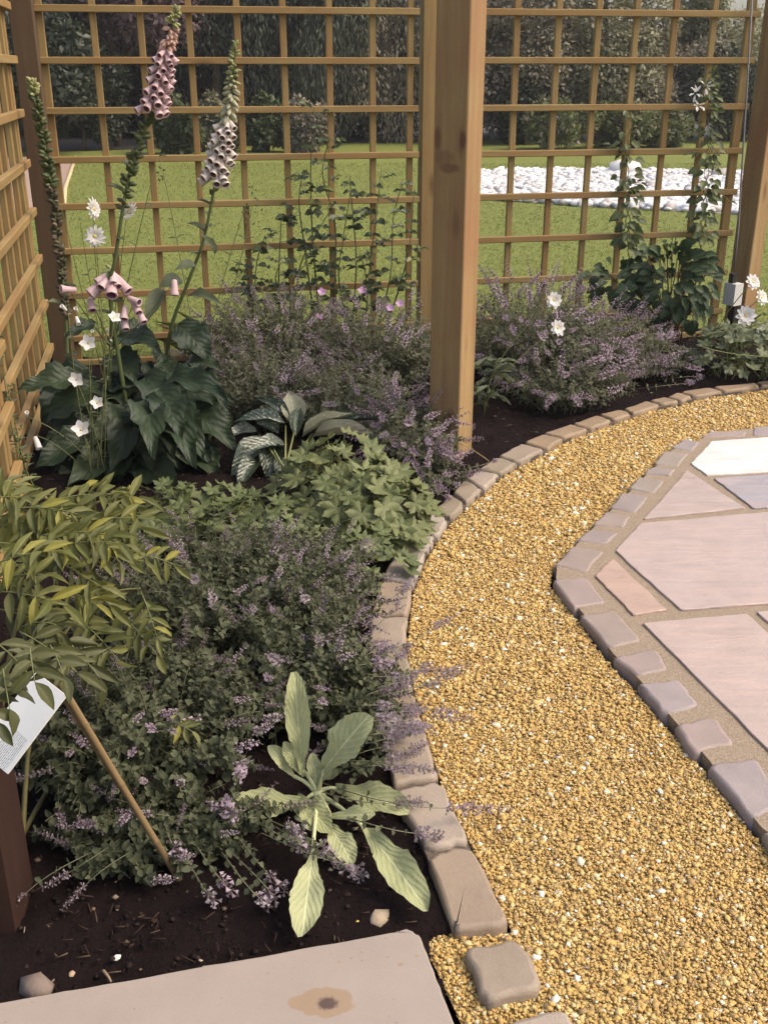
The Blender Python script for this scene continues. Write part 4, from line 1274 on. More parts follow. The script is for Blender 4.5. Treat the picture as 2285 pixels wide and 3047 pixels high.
catmint('wide mauve catmint to the right of the tall free post, along the setts', [(a[0] + 0.02, a[1] + 0.05, 0.47, 0.44, 0.46), (b[0] - 0.05, b[1] + 0.05, 0.40, 0.34, 0.31), (c[0] - 0.06, c[1] - 0.02, 0.28, 0.22, 0.18), (a[0] + 0.12, a[1] - 0.38, 0.36, 0.22, 0.22), (b[0] - 0.1, b[1] - 0.22, 0.34, 0.18, 0.18)], 860, 292, seed=23, flop=0.6,
        extra=[(G(1900, 1110), G(1950, 1090, 0.3), G(1990, 1000, 0.28), 0.13), (G(1900, 1120), G(1950, 1090, 0.25), G(1960, 1010, 0.3), 0.12), (G(1960, 1130), G(2030, 1120, 0.14), G(2075, 1120, 0.05), 0.12), (G(1860, 1160), G(1960, 1150, 0.12), G(2040, 1140, 0.04), 0.12)])
# the large front clump and its long stems lying over the setts
a, b, c, d_ = gp2(640, 1960), gp2(835, 1900), gp2(560, 2260), gp2(890, 2130)
i_ = gp2(640, 2500)
e_, f_, g_, h_ = gp2(1050, 2120), gp2(860, 2420), gp2(300, 2350), gp2(400, 2520)
ex = []
for (u0, v0, u1, v1, u2, v2, z2, L) in [
        (900, 1960, 1080, 1850, 1190, 1760, 0.16, 0.12), (960, 2010, 1160, 1950, 1290, 1870, 0.10, 0.13), (960, 2050, 1150, 1990, 1255, 1995, 0.10, 0.15), (950, 2090, 1180, 2080, 1300, 2020, 0.10, 0.15),
        (940, 2140, 1180, 2120, 1290, 2130, 0.08, 0.12), (940, 2180, 1130, 2150, 1180, 2140, 0.10, 0.11), (960, 2230, 1100, 2220, 1170, 2190, 0.09, 0.1), (980, 2300, 1100, 2260, 1180, 2250, 0.09, 0.1),
        (960, 2330, 1180, 2410, 1330, 2405, 0.07, 0.14), (1000, 2420, 1140, 2470, 1235, 2480, 0.06, 0.09), (940, 2350, 1080, 2400, 1180, 2390, 0.07, 0.08),
        (760, 2420, 780, 2450, 700, 2420, 0.12, 0.10), (760, 2440, 850, 2500, 880, 2510, 0.10, 0.11), (780, 2480, 930, 2550, 980, 2560, 0.07, 0.13), (560, 2480, 640, 2600, 660, 2620, 0.07, 0.12), (650, 2520, 740, 2650, 770, 2670, 0.05, 0.09),
        (480, 2400, 500, 2500, 520, 2520, 0.09, 0.08), (560, 2440, 470, 2420, 440, 2420, 0.11, 0.06), (500, 2480, 320, 2560, 250, 2640, 0.06, 0.05), (420, 2480, 180, 2560, 75, 2660, 0.06, 0.05), (380, 2480, 300, 2540, 200, 2600, 0.07, 0.05),
        (600, 2400, 500, 2440, 490, 2490, 0.06, 0.10), (860, 2480, 1000, 2560, 1030, 2580, 0.06, 0.10), (680, 2530, 790, 2630, 800, 2650, 0.05, 0.10), (560, 2560, 600, 2640, 620, 2660, 0.05, 0.08), (800, 2440, 940, 2500, 960, 2520, 0.08, 0.10), (700, 2480, 760, 2560, 800, 2600, 0.06, 0.11), (820, 2460, 900, 2520, 880, 2490, 0.1, 0.1), (600, 2400, 560, 2360, 540, 2330, 0.14, 0.05), (850, 2380, 920, 2460, 900, 2470, 0.10, 0.10), (700, 2380, 690, 2330, 710, 2310, 0.18, 0.07),
        (1000, 1950, 1140, 1860, 1180, 1800, 0.14, 0.05), (1010, 1900, 1110, 1800, 1125, 1780, 0.13, 0.05), (1080, 1640, 1140, 1620, 1172, 1580, 0.08, 0.05)]:
    p1 = G(u1, v1, z2 + 0.05)
    ex.append((G(u0, v0, 0.02), p1, G(u2, v2, z2), L * (1.7 if v2 > 2480 and u2 > 450 else 1.15 if v2 > 2300 else 0.9)))
for i in range(34):
    v0 = R.uniform(2010, 2340)
    u0 = 1000 + R.uniform(-40, 50)
    zt = R.uniform(0.05, 0.2)
    u2 = u0 + R.uniform(110, 300 if i % 3 == 0 else 190)
    v2 = v0 - R.uniform(-10, 110)
    ex.append((G(u0, v0, 0.03), G((u0 + u2) / 2, (v0 + v2) / 2 - 20, zt + 0.07), G(u2, v2, zt), R.uniform(0.06, 0.105)))
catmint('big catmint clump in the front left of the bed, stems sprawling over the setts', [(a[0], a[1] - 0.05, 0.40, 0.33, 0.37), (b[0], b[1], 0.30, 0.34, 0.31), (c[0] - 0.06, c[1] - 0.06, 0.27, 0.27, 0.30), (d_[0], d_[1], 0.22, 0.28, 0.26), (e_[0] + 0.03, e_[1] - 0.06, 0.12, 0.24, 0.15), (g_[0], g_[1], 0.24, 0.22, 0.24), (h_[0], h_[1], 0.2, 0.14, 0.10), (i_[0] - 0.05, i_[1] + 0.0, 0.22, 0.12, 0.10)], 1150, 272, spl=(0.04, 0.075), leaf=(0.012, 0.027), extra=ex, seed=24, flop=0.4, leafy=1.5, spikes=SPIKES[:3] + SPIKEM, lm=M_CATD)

# ================================================================== foxgloves
def bell_mesh(outer, inner, seed, n=8):
    rr = random.Random(seed)
    mb = MB()
    prof = [(0.03, 0.0), (0.18, 0.06), (0.245, 0.28), (0.27, 0.6), (0.295, 0.85), (0.345, 0.99), (0.325, 1.01), (0.235, 0.97), (0.19, 0.6), (0.12, 0.25)]
    prof = [(r * rr.uniform(0.95, 1.05), z) for r, z in prof]
    mb.lathe(prof, n, [0, 0, 0, 0, 0, 0, 0, 1, 1], 0.0, 'y')
    return mb.mesh('bell_flower', [outer, inner])
def bud_mesh(m, seed):
    mb = MB()
    mb.lathe([(0.03, 0), (0.28, 0.2), (0.36, 0.45), (0.3, 0.75), (0.1, 1.0), (0.01, 1.03)], 6, 0, 0.0, 'y')
    return mb.mesh('bud', m)
BUDW = bud_mesh(leaf_mat('cream_bud', (0.42, 0.41, 0.24), (0.60, 0.56, 0.40), 0.55, trans=0.2, bump=0.1), 4)
BUDP = bud_mesh(leaf_mat('pink_bud', (0.52, 0.30, 0.22), (0.66, 0.44, 0.36), 0.55, trans=0.2, bump=0.1), 5)
BUDM, CAPM, CAPD = bud_mesh(M_BUD, 1), bud_mesh(M_CAPS, 2), bud_mesh(M_CAPSD, 3)
PINKB = [bell_mesh(M_FOXP, M_FOXPI, i) for i in range(3)]
WHITEB = [bell_mesh(M_FOXW, M_FOXWI, 10 + i) for i in range(3)]
FOXLEAF = [leafmesh('leaf', M_FOXL, p_ovate, 14, 6, 0.28, 0.12, 0.06, 0.07, i) for i in range(4)]
FOXSL = [leafmesh('leaf', M_FOXL2, p_lance, 8, 4, 0.3, 0.15, 0.03, 0.03, 10 + i) for i in range(3)]
def on_path(pts, q):
    x = q * (len(pts) - 1)
    i = min(len(pts) - 2, int(x))
    return pts[i].lerp(pts[i + 1], x - i), (pts[i + 1] - pts[i]).normalized()
def foxglove(label, path, bells, q0, q1, q2, side, bl=0.052, nb=22, nbud=26, caps=None, capm=None, seed=0, r0=0.009, leaves=10, leafq=(0.2, 0.5), face=1.0, budl=None):
    """path: world points; bells between q0 and q1 of the length, buds to q2=1; caps (q from, q to, n) below the bells"""
    rr = random.Random(seed)
    pts = smooth_path(path, 5)
    t = thing('foxglove', label, 'foxglove', path[0], 'foxgloves in the bed corner')
    mb = MB()
    mb.tube(pts, [r0 * (1 - 0.72 * i / (len(pts) - 1)) for i in range(len(pts))], 7)
    part('stem', mb.mesh('stem', M_FOXS), t, Matrix())
    side = Vector(side).normalized()
    for i in range(nb):
        q = q0 + (q1 - q0) * (i + rr.uniform(-0.3, 0.3)) / nb
        p, d = on_path(pts, q)
        f = i / nb
        a = (-1.15, 0.1, 1.05, -0.5, 0.6)[i % 5] + rr.uniform(-0.25, 0.25)
        out = Matrix.Rotation(a, 3, d) @ (side - d * side.dot(d)).normalized()
        ax = (out * (0.82 + 0.1 * f) * face + Vector((0, 0, -1)) * (0.66 - 0.1 * f)).normalized()
        s = bl * (1.05 - 0.38 * f) * rr.uniform(0.92, 1.06)
        part('bell_flower', rr.choice(bells), t, frm(p + out * 0.004, ax, d, (s * 0.84, s * 1.14, s * 0.84)))
    for i in range(nbud):
        q = q1 + (q2 - q1) * i / nbud
        p, d = on_path(pts, q)
        f = i / nbud
        a = rr.uniform(-2.0, 2.0) if f < 0.7 else rr.uniform(-3.1, 3.1)
        out = Matrix.Rotation(a, 3, d) @ (side - d * side.dot(d)).normalized()
        ax = (out * (0.8 - 0.3 * f) + Vector((0, 0, -0.7 + 1.3 * f))).normalized()
        s = bl * 0.62 * (1 - 0.62 * f)
        part('bud', (budl or BUDM) if f < 0.42 else BUDM, t, frm(p + out * 0.002, ax, d, (s * 0.7, s * 1.05, s * 0.7)))
    if caps:
        for i in range(caps[2]):
            q = caps[0] + (caps[1] - caps[0]) * (i + rr.random()) / caps[2]
            p, d = on_path(pts, q)
            out = Matrix.Rotation(rr.uniform(-3.1, 3.1), 3, d) @ (side - d * side.dot(d)).normalized()
            ax = (out * 0.8 + d * rr.uniform(0.1, 0.7)).normalized()
            s = bl * rr.uniform(0.38, 0.6)
            part('seed_capsule', capm or CAPM, t, frm(p, ax, d, (s * 0.85, s * 1.0, s * 0.85)))
    for i in range(leaves):
        q = leafq[0] + (leafq[1] - leafq[0]) * (i + rr.random()) / leaves
        p, d = on_path(pts, q)
        out = Matrix.Rotation(i * 2.4 + rr.uniform(-0.3, 0.3), 3, d) @ (side - d * side.dot(d)).normalized()
        L = rr.uniform(0.06, 0.11) * (1.4 - q)
        leaf_at('leaf', rr.choice(FOXSL), t, p, p + out * L * 0.8 + Vector((0, 0, L * 0.25)), L * 0.42, 0.8, 0.2)
    return t
YF = 4.0
b = G(400, 1340)
pk = [b, V(330, 900, b.y), V(344, 771, b.y), V(379, 551, b.y), V(418, 420, b.y), V(458, 300, b.y), V(500, 130, b.y), V(528, 22, b.y)]
foxglove('tall pink foxglove leaning right, the one that reaches the top of the picture', pk, PINKB, 0.71, 0.85, 1.0, (0.25, -0.9, 0), nb=30, nbud=48, budl=BUDP, caps=(0.38, 0.69, 70), seed=31, leaves=8, leafq=(0.3, 0.6), bl=0.057)
b = G(470, 1290)
wh = [b, V(505, 1000, b.y), V(560, 840, b.y), V(606, 716, b.y), V(640, 551, b.y), V(672, 400, b.y), V(692, 250, b.y), V(702, 126, b.y)]
foxglove('tall white foxglove with dark throats and green buds, right of the pink one', wh, WHITEB, 0.605, 0.76, 1.0, (-0.2, -0.95, 0), nb=33, nbud=64, budl=BUDW, caps=(0.52, 0.59, 4), seed=32, leaves=6, leafq=(0.36, 0.55), bl=0.063)
b = G(205, 1180)
dk = [b, V(200, 1000, b.y + 0.06), V(185, 800, b.y + 0.1), V(160, 600, b.y + 0.12), V(128, 400, b.y + 0.14), V(97, 240, b.y + 0.14)]
foxglove('spent foxglove spire set with seed pods, leaning on the corner post', dk, PINKB, 0.5, 0.5, 0.5, (0.4, -0.9, 0), nb=0, nbud=0, caps=(0.25, 0.66, 130), capm=CAPD, seed=33, leaves=4, leafq=(0.1, 0.4), bl=0.062)
# green upper half of that spire
_t = [o for o in COL.objects if o.name.startswith('foxglove') and o.parent is None][-1]
_p = smooth_path(dk, 5)
for i in range(120):
    q = 0.64 + 0.36 * i / 120
    p, d = on_path(_p, q)
    o_ = Matrix.Rotation(R.uniform(-3.1, 3.1), 3, d) @ Vector((0.4, -0.9, 0))
    s = 0.036 * (1.1 - 0.9 * max(0, q - 0.7))
    part('seed_capsule', CAPM if q < 0.93 else BUDM, _t, frm(p, (o_ * 0.8 + d * R.uniform(0.1, 0.8)).normalized(), d, (s * 0.8, s, s * 0.8)))
# short pink heads low at the left
b = G(320, 1330)
lowp = [b, V(330, 1050, b.y), V(332, 900, b.y), V(335, 800, b.y)]
tl = foxglove('short young pink foxglove low at the left, its bells among white bellflowers', lowp, PINKB, 0.9, 0.98, 1.0, (0.1, -0.95, 0), nb=7, nbud=4, seed=34, leaves=5, leafq=(0.4, 0.8), bl=0.085)
for (u, v, ax) in [(206, 862, (-0.8, -0.5, 0.15)), (272, 905, (0.3, -0.7, -0.8)), (372, 930, (0.0, -0.7, -0.8)), (404, 915, (0.5, -0.6, -0.6)), (398, 893, (0.7, -0.4, -0.2)), (520, 855, (0.0, -0.3, -0.9)), (372, 960, (0.2, -0.6, -0.8)), (420, 940, (0.4, -0.5, -0.7))]:
    p = V(u, v, b.y - 0.03)
    s = 0.06
    part('bell_flower', R.choice(PINKB), tl, frm(p - Vector(ax).normalized() * s * 0.5, ax, (0, 0, 1), (s * 0.85, s, s * 0.85)))
mbx = MB()
for (u, v) in [(206, 862), (272, 890), (372, 915), (404, 900), (520, 840)]:
    mbx.tube(bez(V(335, 1040, b.y), V((335 + u) / 2, 960, b.y), V(u, v, b.y - 0.02), 5), [0.003, 0.003, 0.0025, 0.002, 0.0018, 0.0015], 4)
part('side_stem', mbx.mesh('side_stem', M_FOXS), tl, Matrix())
# the big basal leaves
fb = G(430, 1330)
tr = thing('foxglove_rosette', 'large dark green clump of broad foxglove leaves at the left', 'foxglove leaves', fb)
for (u0, v0, y0, u1, v1, y1, wpx, up, fc_) in [
        (472, 1160, 3.9, 476, 1335, 3.72, 112, 0.3, 1.0), (262, 1105, 4.15, 122, 1270, 3.95, 135, 0.6, 0.8), (355, 1010, 4.15, 482, 1035, 3.95, 75, 1.0, 0.4), (335, 1060, 4.1, 412, 1130, 3.92, 85, 0.8, 0.6),
        (530, 968, 4.15, 632, 1070, 4.05, 80, 0.8, 0.5), (540, 1110, 4.05, 690, 1210, 3.9, 70, 0.9, 0.4), (480, 1078, 4.0, 524, 1140, 3.9, 60, 0.4, 0.9), (325, 1268, 3.85, 455, 1385, 3.66, 88, 0.7, 0.6),
        (338, 1320, 3.8, 450, 1385, 3.62, 60, 0.8, 0.5), (505, 1295, 3.85, 668, 1430, 3.62, 85, 0.8, 0.5), (405, 1375, 3.7, 540, 1460, 3.5, 95, 0.7, 0.7), (265, 1335, 3.85, 165, 1405, 3.66, 95, 0.7, 0.6),
        (332, 1290, 3.9, 258, 1378, 3.7, 85, 0.5, 0.8), (296, 1165, 4.0, 374, 1195, 3.85, 55, 1.0, 0.3), (575, 1190, 4.0, 650, 1285, 3.84, 70, 0.7, 0.6), (285, 962, 4.2, 188, 1004, 4.1, 36, 0.8, 0.5),
        (560, 1080, 4.1, 660, 1090, 4.0, 60, 0.9, 0.3), (420, 1000, 4.2, 330, 960, 4.2, 60, 0.9, 0.3), (250, 1180, 4.0, 180, 1340, 3.8, 100, 0.6, 0.7), (300, 1240, 4.0, 220, 1310, 3.85, 90, 0.6, 0.7),
        (400, 1100, 4.1, 330, 1190, 3.95, 100, 0.6, 0.6), (430, 1200, 4.0, 400, 1330, 3.85, 100, 0.5, 0.8), (560, 1240, 3.95, 610, 1360, 3.75, 90, 0.6, 0.7), (250, 1390, 3.75, 190, 1450, 3.6, 80, 0.8, 0.5), (330, 1380, 3.7, 320, 1450, 3.55, 90, 0.7, 0.6), (600, 1330, 3.8, 640, 1420, 3.65, 70, 0.7, 0.6)]:
    leaf_at('leaf', R.choice(FOXLEAF), tr, V(u0, v0, y0), V(u1, v1, y1), wpx * y1 * 1.45 / FPX, up, fc_ + 0.25)
for _i in range(52):
    a = R.uniform(0, 6.28)
    o_ = Vector((math.cos(a), math.sin(a) - 0.35, 0))
    bb = fb + o_ * R.uniform(0.02, 0.2) + Vector((0.02, -0.03, R.uniform(0.05, 0.34)))
    ee = bb + o_ * R.uniform(0.16, 0.28) + Vector((0, 0, R.uniform(-0.16, 0.0)))
    ee.z = max(ee.z, 0.03)
    leaf_at('leaf', R.choice(FOXLEAF), tr, bb, ee, R.uniform(0.11, 0.16), 0.7, 0.6)
for (u0, v0, y0, u1, v1, y1, wpx) in [(490, 860, 4.12, 430, 965, 4.0, 50), (545, 835, 4.1, 472, 852, 4.05, 62), (560, 880, 4.1, 665, 900, 4.05, 40), (585, 790, 4.05, 520, 800, 4.0, 40), (640, 760, 4.05, 600, 690, 4.0, 30)]:
    leaf_at('leaf', R.choice(FOXSL), tr, V(u0, v0, y0), V(u1, v1, y1), wpx * y1 * 1.02 / FPX, 0.7, 0.5)
mbx = MB()
for i in range(14):
    a = i * 0.45
    e = fb + Vector((math.cos(a) * 0.16, math.sin(a) * 0.12 - 0.1, 0.18))
    mbx.tube(bez(fb, fb + Vector((0, 0, 0.12)), e, 4), [0.006, 0.006, 0.005, 0.004, 0.003], 5)
part('leaf_stalks', mbx.mesh('leaf_stalks', M_FOXS), tr, Matrix(), 'stuff')

# ================================================================== pale rosette
mb0 = G(955, 2395)
tm = thing('mullein_rosette', 'rosette of pale felted leaves at the front of the bed', 'mullein', mb0)
MUL = [leafmesh('leaf', M_MULL, p_paddle, 16, 6, 0.16, 0.07, 0.035, 0.035, i) for i in range(5)]
for k, (u0, v0, y0, u1, v1, y1, wpx, up, fc_) in enumerate([
        (905, 2385, 1.73, 668, 2412, 1.66, 90, 0.7, 0.8), (900, 2290, 1.74, 874, 1992, 1.73, 66, 0.3, 1.2), (965, 2290, 1.74, 1102, 2122, 1.70, 98, 0.5, 1.0), (1000, 2345, 1.75, 1225, 2412, 1.66, 84, 0.8, 0.6),
        (985, 2430, 1.67, 1120, 2424, 1.65, 48, 0.8, 0.5), (1085, 2462, 1.63, 1278, 2716, 1.40, 96, 0.6, 0.9), (885, 2370, 1.74, 984, 2474, 1.61, 70, 0.5, 0.9), (980, 2455, 1.65, 1052, 2575, 1.53, 72, 0.6, 0.7),
        (930, 2545, 1.53, 898, 2792, 1.35, 96, 0.6, 0.9), (875, 2310, 1.74, 800, 2215, 1.72, 42, 0.5, 0.8), (905, 2310, 1.74, 842, 2205, 1.73, 44, 0.5, 0.8), (960, 2320, 1.80, 1010, 2290, 1.80, 28, 0.5, 0.8),
        (900, 2400, 1.69, 930, 2470, 1.62, 46, 0.8, 0.5), (945, 2330, 1.75, 925, 2240, 1.74, 40, 0.4, 0.9), (950, 2330, 1.75, 985, 2250, 1.74, 40, 0.4, 0.9)]):
    leaf_at('leaf', MUL[k % 5], tm, V(u0, v0, y0), V(u1, v1, y1), wpx * 1.2 * (y0 + y1) / 2 * 1.12 / FPX, up, fc_ + 0.3, 0.16)
mbx = MB()
ce = V(945, 2350, 1.75)
mbx.tube([mb0, ce], [0.018, 0.012], 8)
for (u, v, y) in [(985, 2430, 1.67), (1085, 2462, 1.63), (930, 2545, 1.53), (980, 2455, 1.65), (905, 2385, 1.73), (1000, 2345, 1.75), (965, 2290, 1.74), (900, 2290, 1.74), (875, 2310, 1.74)]:
    mbx.tube(bez(ce - Vector((0, 0, 0.03)), ce + Vector((0, 0, 0.01)), V(u, v, y), 5), [0.007, 0.007, 0.006, 0.005, 0.004, 0.004], 5)
part('stalk', mbx.mesh('stalk', M_MULL), tm, Matrix())

# ================================================================== lungwort
tp = thing('lungwort', 'dark lungwort with silver-spotted leaves right of the foxglove leaves', 'lungwort', G(850, 1400))
PUL = [leafmesh('leaf', M_PULM, p_lance, 10, 4, 0.3, 0.2, 0.02, 0.0, i) for i in range(3)]
PULP = [leafmesh('leaf', M_PULMP, p_lance, 10, 4, 0.3, 0.2, 0.02, 0.0, 5 + i) for i in range(2)]
for (u0, v0, y0, u1, v1, y1, wpx, pale) in [
        (800, 1310, 3.78, 680, 1425, 3.62, 78, 0), (815, 1320, 3.75, 800, 1440, 3.6, 70, 0), (900, 1350, 3.72, 912, 1490, 3.55, 76, 1), (850, 1265, 3.85, 690, 1245, 3.8, 55, 0), (860, 1250, 3.9, 760, 1175, 3.95, 46, 0),
        (880, 1265, 3.9, 862, 1155, 4.0, 78, 1), (930, 1290, 3.85, 1130, 1235, 3.85, 42, 0), (930, 1300, 3.8, 1160, 1300, 3.75, 46, 1), (900, 1300, 3.8, 1065, 1220, 3.85, 36, 1), (850, 1330, 3.75, 735, 1335, 3.65, 60, 0),
        (770, 1290, 3.85, 655, 1300, 3.75, 55, 0), (830, 1290, 3.85, 760, 1250, 3.9, 50, 0), (880, 1300, 3.82, 890, 1200, 3.95, 44, 0), (850, 1360, 3.7, 840, 1460, 3.56, 60, 0), (780, 1360, 3.7, 700, 1460, 3.55, 60, 0)]:
    leaf_at('leaf', R.choice(PULP if pale else PUL), tp, V(u0, v0, y0), V(u1, v1, y1), wpx * 3.95 / FPX, 0.8, 0.4)
mbx = MB()
for (u, v, y) in [(800, 1310, 3.78), (900, 1350, 3.72), (850, 1265, 3.85), (930, 1290, 3.85), (880, 1265, 3.9), (770, 1290, 3.85)]:
    mbx.tube(bez(G(850, 1400), G(850, 1400, 0.1), V(u, v, y), 4), [0.005, 0.005, 0.004, 0.004, 0.003], 4)
part('leaf_stalks', mbx.mesh('leaf_stalks', M_GSTEM), tp, Matrix(), 'stuff')

# ================================================================== cranesbills
GERM = {}
def cranesbill(label, mounds, n, size, m, lobes=6, cut=0.42, seed=0):
    rr = random.Random(seed)
    c0 = mounds[0]
    t = thing('cranesbill', label, 'cranesbill', (c0[0], c0[1], 0), 'cranesbill mounds in the bed')
    ms = [palmate('leaf', m, lobes, seed * 10 + i, cut) for i in range(4)]
    st = MB()
    w_ = [q[2] * q[3] for q in mounds]
    for i in range(n):
        cx, cy, rx, ry, h = rr.choices(mounds, w_)[0]
        a, r = rr.uniform(0, 6.283), math.sqrt(rr.random())
        lay = rr.choice([1.0, 1.0, 1.0, 0.75, 0.55])
        p = Vector((cx + rx * r * math.cos(a), cy + ry * r * math.sin(a), max(0.025, h * lay * math.sqrt(max(0, 1 - (0.92 * r) ** 2)) * rr.uniform(0.85, 1.1))))
        out = Vector((math.cos(a) * r, math.sin(a) * r, 0))
        nrm = (Vector((0, 0, 1)) * rr.uniform(0.6, 1.0) + out * 0.75 + Vector((rr.gauss(0, 0.28), rr.gauss(0, 0.28) - 0.2, 0))).normalized()
        d = out + Vector((rr.gauss(0, 0.3), rr.gauss(0, 0.3), -0.35))
        s = size * rr.uniform(0.7, 1.2)
        part('leaf', rr.choice(ms), t, frm(p, d - nrm * d.dot(nrm), nrm, (s, s, s)))
        if i % 2 == 0:
            b = Vector((cx + rr.gauss(0, rx * 0.25), cy + rr.gauss(0, ry * 0.25), 0))
            st.tube(bez(b, b.lerp(p, 0.4) + Vector((0, 0, h * 0.4)), p - nrm * 0.002, 4), [0.0022, 0.002, 0.0018, 0.0015, 0.0012], 3, cap=False)
    part('stems', st.mesh('stems', M_GSTEM), t, Matrix(), 'stuff')
    return t
a, b = gp2(1110, 1590), gp2(1010, 1560)
cranesbill('fresh green cranesbill mound with big lobed leaves beside the setts', [(a[0] - 0.03, a[1] - 0.02, 0.23, 0.28, 0.23), (b[0], b[1] + 0.1, 0.22, 0.2, 0.26)], 230, 0.092, M_GER, 6, 0.4, 1)
a, b, c, d_ = gp2(760, 1720), gp2(960, 1700), gp2(600, 1640), gp2(470, 1600)
cranesbill('low cranesbill mat of small leaves below the dark lungwort', [(a[0], a[1] + 0.08, 0.27, 0.24, 0.2), (b[0] + 0.03, b[1] + 0.02, 0.26, 0.22, 0.17), (c[0], c[1] + 0.05, 0.24, 0.24, 0.18), (d_[0], d_[1], 0.22, 0.2, 0.16)], 299, 0.07, M_GER2, 5, 0.45, 2)
a, b = gp2(2180, 1125), gp2(2290, 1120)
tg = cranesbill('cranesbill mound at the right edge below the pale garden light', [(a[0], a[1] + 0.05, 0.26, 0.26, 0.24), (b[0] + 0.05, b[1] + 0.05, 0.3, 0.3, 0.28)], 190, 0.085, M_GERD, 5, 0.42, 3)
# mauve cranesbill flowers standing over the catmint
tf = thing('cranesbill', 'mauve cranesbill flowers on thin stems above the broad catmint', 'cranesbill', G(1060, 1120), 'cranesbill mounds in the bed')
mbp = MB()
pet = leafmesh('petal', M_MAUVE, p_heart, 4, 2, -0.1, 0.1, 0.0, 0.0, 3)
mbx = MB()
for (u, v) in [(1078, 866), (1161, 918), (950, 944), (958, 870), (1190, 905)]:
    p = V(u, v, 4.72)
    mbx.tube(bez(G(u - 10, 1140), V(u - 20, 1000, 4.74), p, 5), 0.0018, 4)
    for k in range(5):
        a = k * 1.2566 + R.random() * 0.2
        n = (to_cam(p) + Vector((0, 0, 0.8))).normalized()
        e1 = n.cross(Vector((1, 0, 0.1))).normalized()
        d = Matrix.Rotation(a, 3, n) @ e1
        part('petal', pet, tf, frm(p, d + n * 0.3, n, (0.024, 0.024, 0.024)))
part('stem', mbx.mesh('stem', M_GSTEM), tf, Matrix())

# ================================================================== white flowers
def petal_flower(root, p, n, npet, L, W, me, lift=0.25, centre=0.0, jit=0.1, rows=1):
    n = Vector(n).normalized()
    e1 = n.cross(Vector((0.9, 0.2, 0.31))).normalized()
    for r_ in range(rows):
        for k in range(npet):
            a = 2 * math.pi * (k + 0.5 * r_) / npet + R.uniform(-jit, jit)
            d = Matrix.Rotation(a, 3, n) @ e1
            l = L * R.uniform(0.88, 1.08) * (1 - 0.3 * r_)
            part('petal', me, root, frm(Vector(p) + d * L * 0.12 + n * 0.003 * r_, d + n * (lift + 0.25 * r_), n, (W, l, l)))
    if centre:
        mb = MB()
        mb.lathe([(0.001, -0.3), (0.8, 0.0), (1.0, 0.3), (0.75, 0.62), (0.02, 0.75)], 8, 0, 0.3, 'z')
        part('flower_centre', mb.mesh('flower_centre', M_YEL), root, frm(Vector(p), e1, n, (centre, centre, centre)))
WPET = leafmesh('petal', M_WHITE, p_heart, 4, 2, -0.05, 0.12, 0.02, 0.0, 4)
WPETL = leafmesh('petal', M_WHITE, p_spoon, 6, 2, 0.1, 0.1, 0.04, 0.0, 5)
BELLW = bell_mesh(M_WHITE, M_WHITE, 41, 10)
NARROW = [leafmesh('leaf', M_FOXL2, p_lance, 5, 2, 0.3, 0.1, 0.0, 0.0, 60 + i) for i in range(2)]
def wisps(root, base, tips, r=0.0016, nleaf=6, L=0.05, name='stem'):
    mb = MB()
    for tp_ in tips:
        b = Vector(base) + Vector((R.gauss(0, 0.015), R.gauss(0, 0.015), 0))
        pts = bez(b, b.lerp(Vector(tp_), 0.5) + Vector((R.gauss(0, 0.02), R.gauss(0, 0.02), 0.05)), tp_, 8)
        mb.tube(pts, [r * 1.6 - r * 0.8 * i / 8 for i in range(9)], 4, 0, R.random())
        for k in range(nleaf):
            p, d = on_path(pts, R.uniform(0.15, 0.85))
            o_ = Matrix.Rotation(R.uniform(0, 6.28), 3, d) @ d.cross(Vector((0.3, 1, 0.2))).normalized()
            part('leaf', R.choice(NARROW), root, frm(p, o_ + d * 0.5, d, (L * 0.2, L * R.uniform(0.6, 1.1), L)))
    part(name, mb.mesh(name, M_GSTEM), root, Matrix())
b0 = G(285, 1430)
tb = thing('bellflower', 'white bellflowers on slim stems in front of the dark foxglove leaves', 'bellflower', b0)
Yb = 3.55
for (u, v, n, s) in [(264, 1021, (0.25, -1, 0.35), 0.031), (229, 1129, (0.1, -1, 0.3), 0.03), (291, 1199, (0.1, -0.9, 0.5), 0.027), (243, 1279, (0.15, -0.8, 0.65), 0.036), (340, 947, (0.5, -0.6, 0.7), 0.025)]:
    p = V(u, v, Yb)
    petal_flower(tb, p, n, 5, s, s * 0.95, WPET, 0.55, 0.0045)
for (u, v, ax, s) in [(105, 1298, (0.35, -0.5, -0.7), 0.05), (200, 925, (-0.3, -0.5, 0.6), 0.03), (228, 942, (0.3, -0.6, -0.5), 0.034), (232, 928, (0.0, -0.6, 0.5), 0.026), (280, 985, (0, -0.9, 0.2), 0.022), (324, 988, (0, -0.5, 0.8), 0.016), (334, 1017, (0, -0.7, 0.6), 0.014), (82, 1240, (0.2, -0.5, 0.6), 0.03)]:
    p = V(u, v, Yb)
    part('bell_flower', BELLW, tb, frm(p, ax, (0.1, 0.1, 1), (s * 0.75, s, s * 0.75)))
wisps(tb, b0, [V(u, v, Yb + 0.02) for u, v in [(264, 1025), (229, 1133), (291, 1203), (243, 1283), (300, 900), (320, 985), (205, 930), (285, 960), (340, 955), (108, 1295), (82, 1240)]], 0.0016, 9, 0.035)
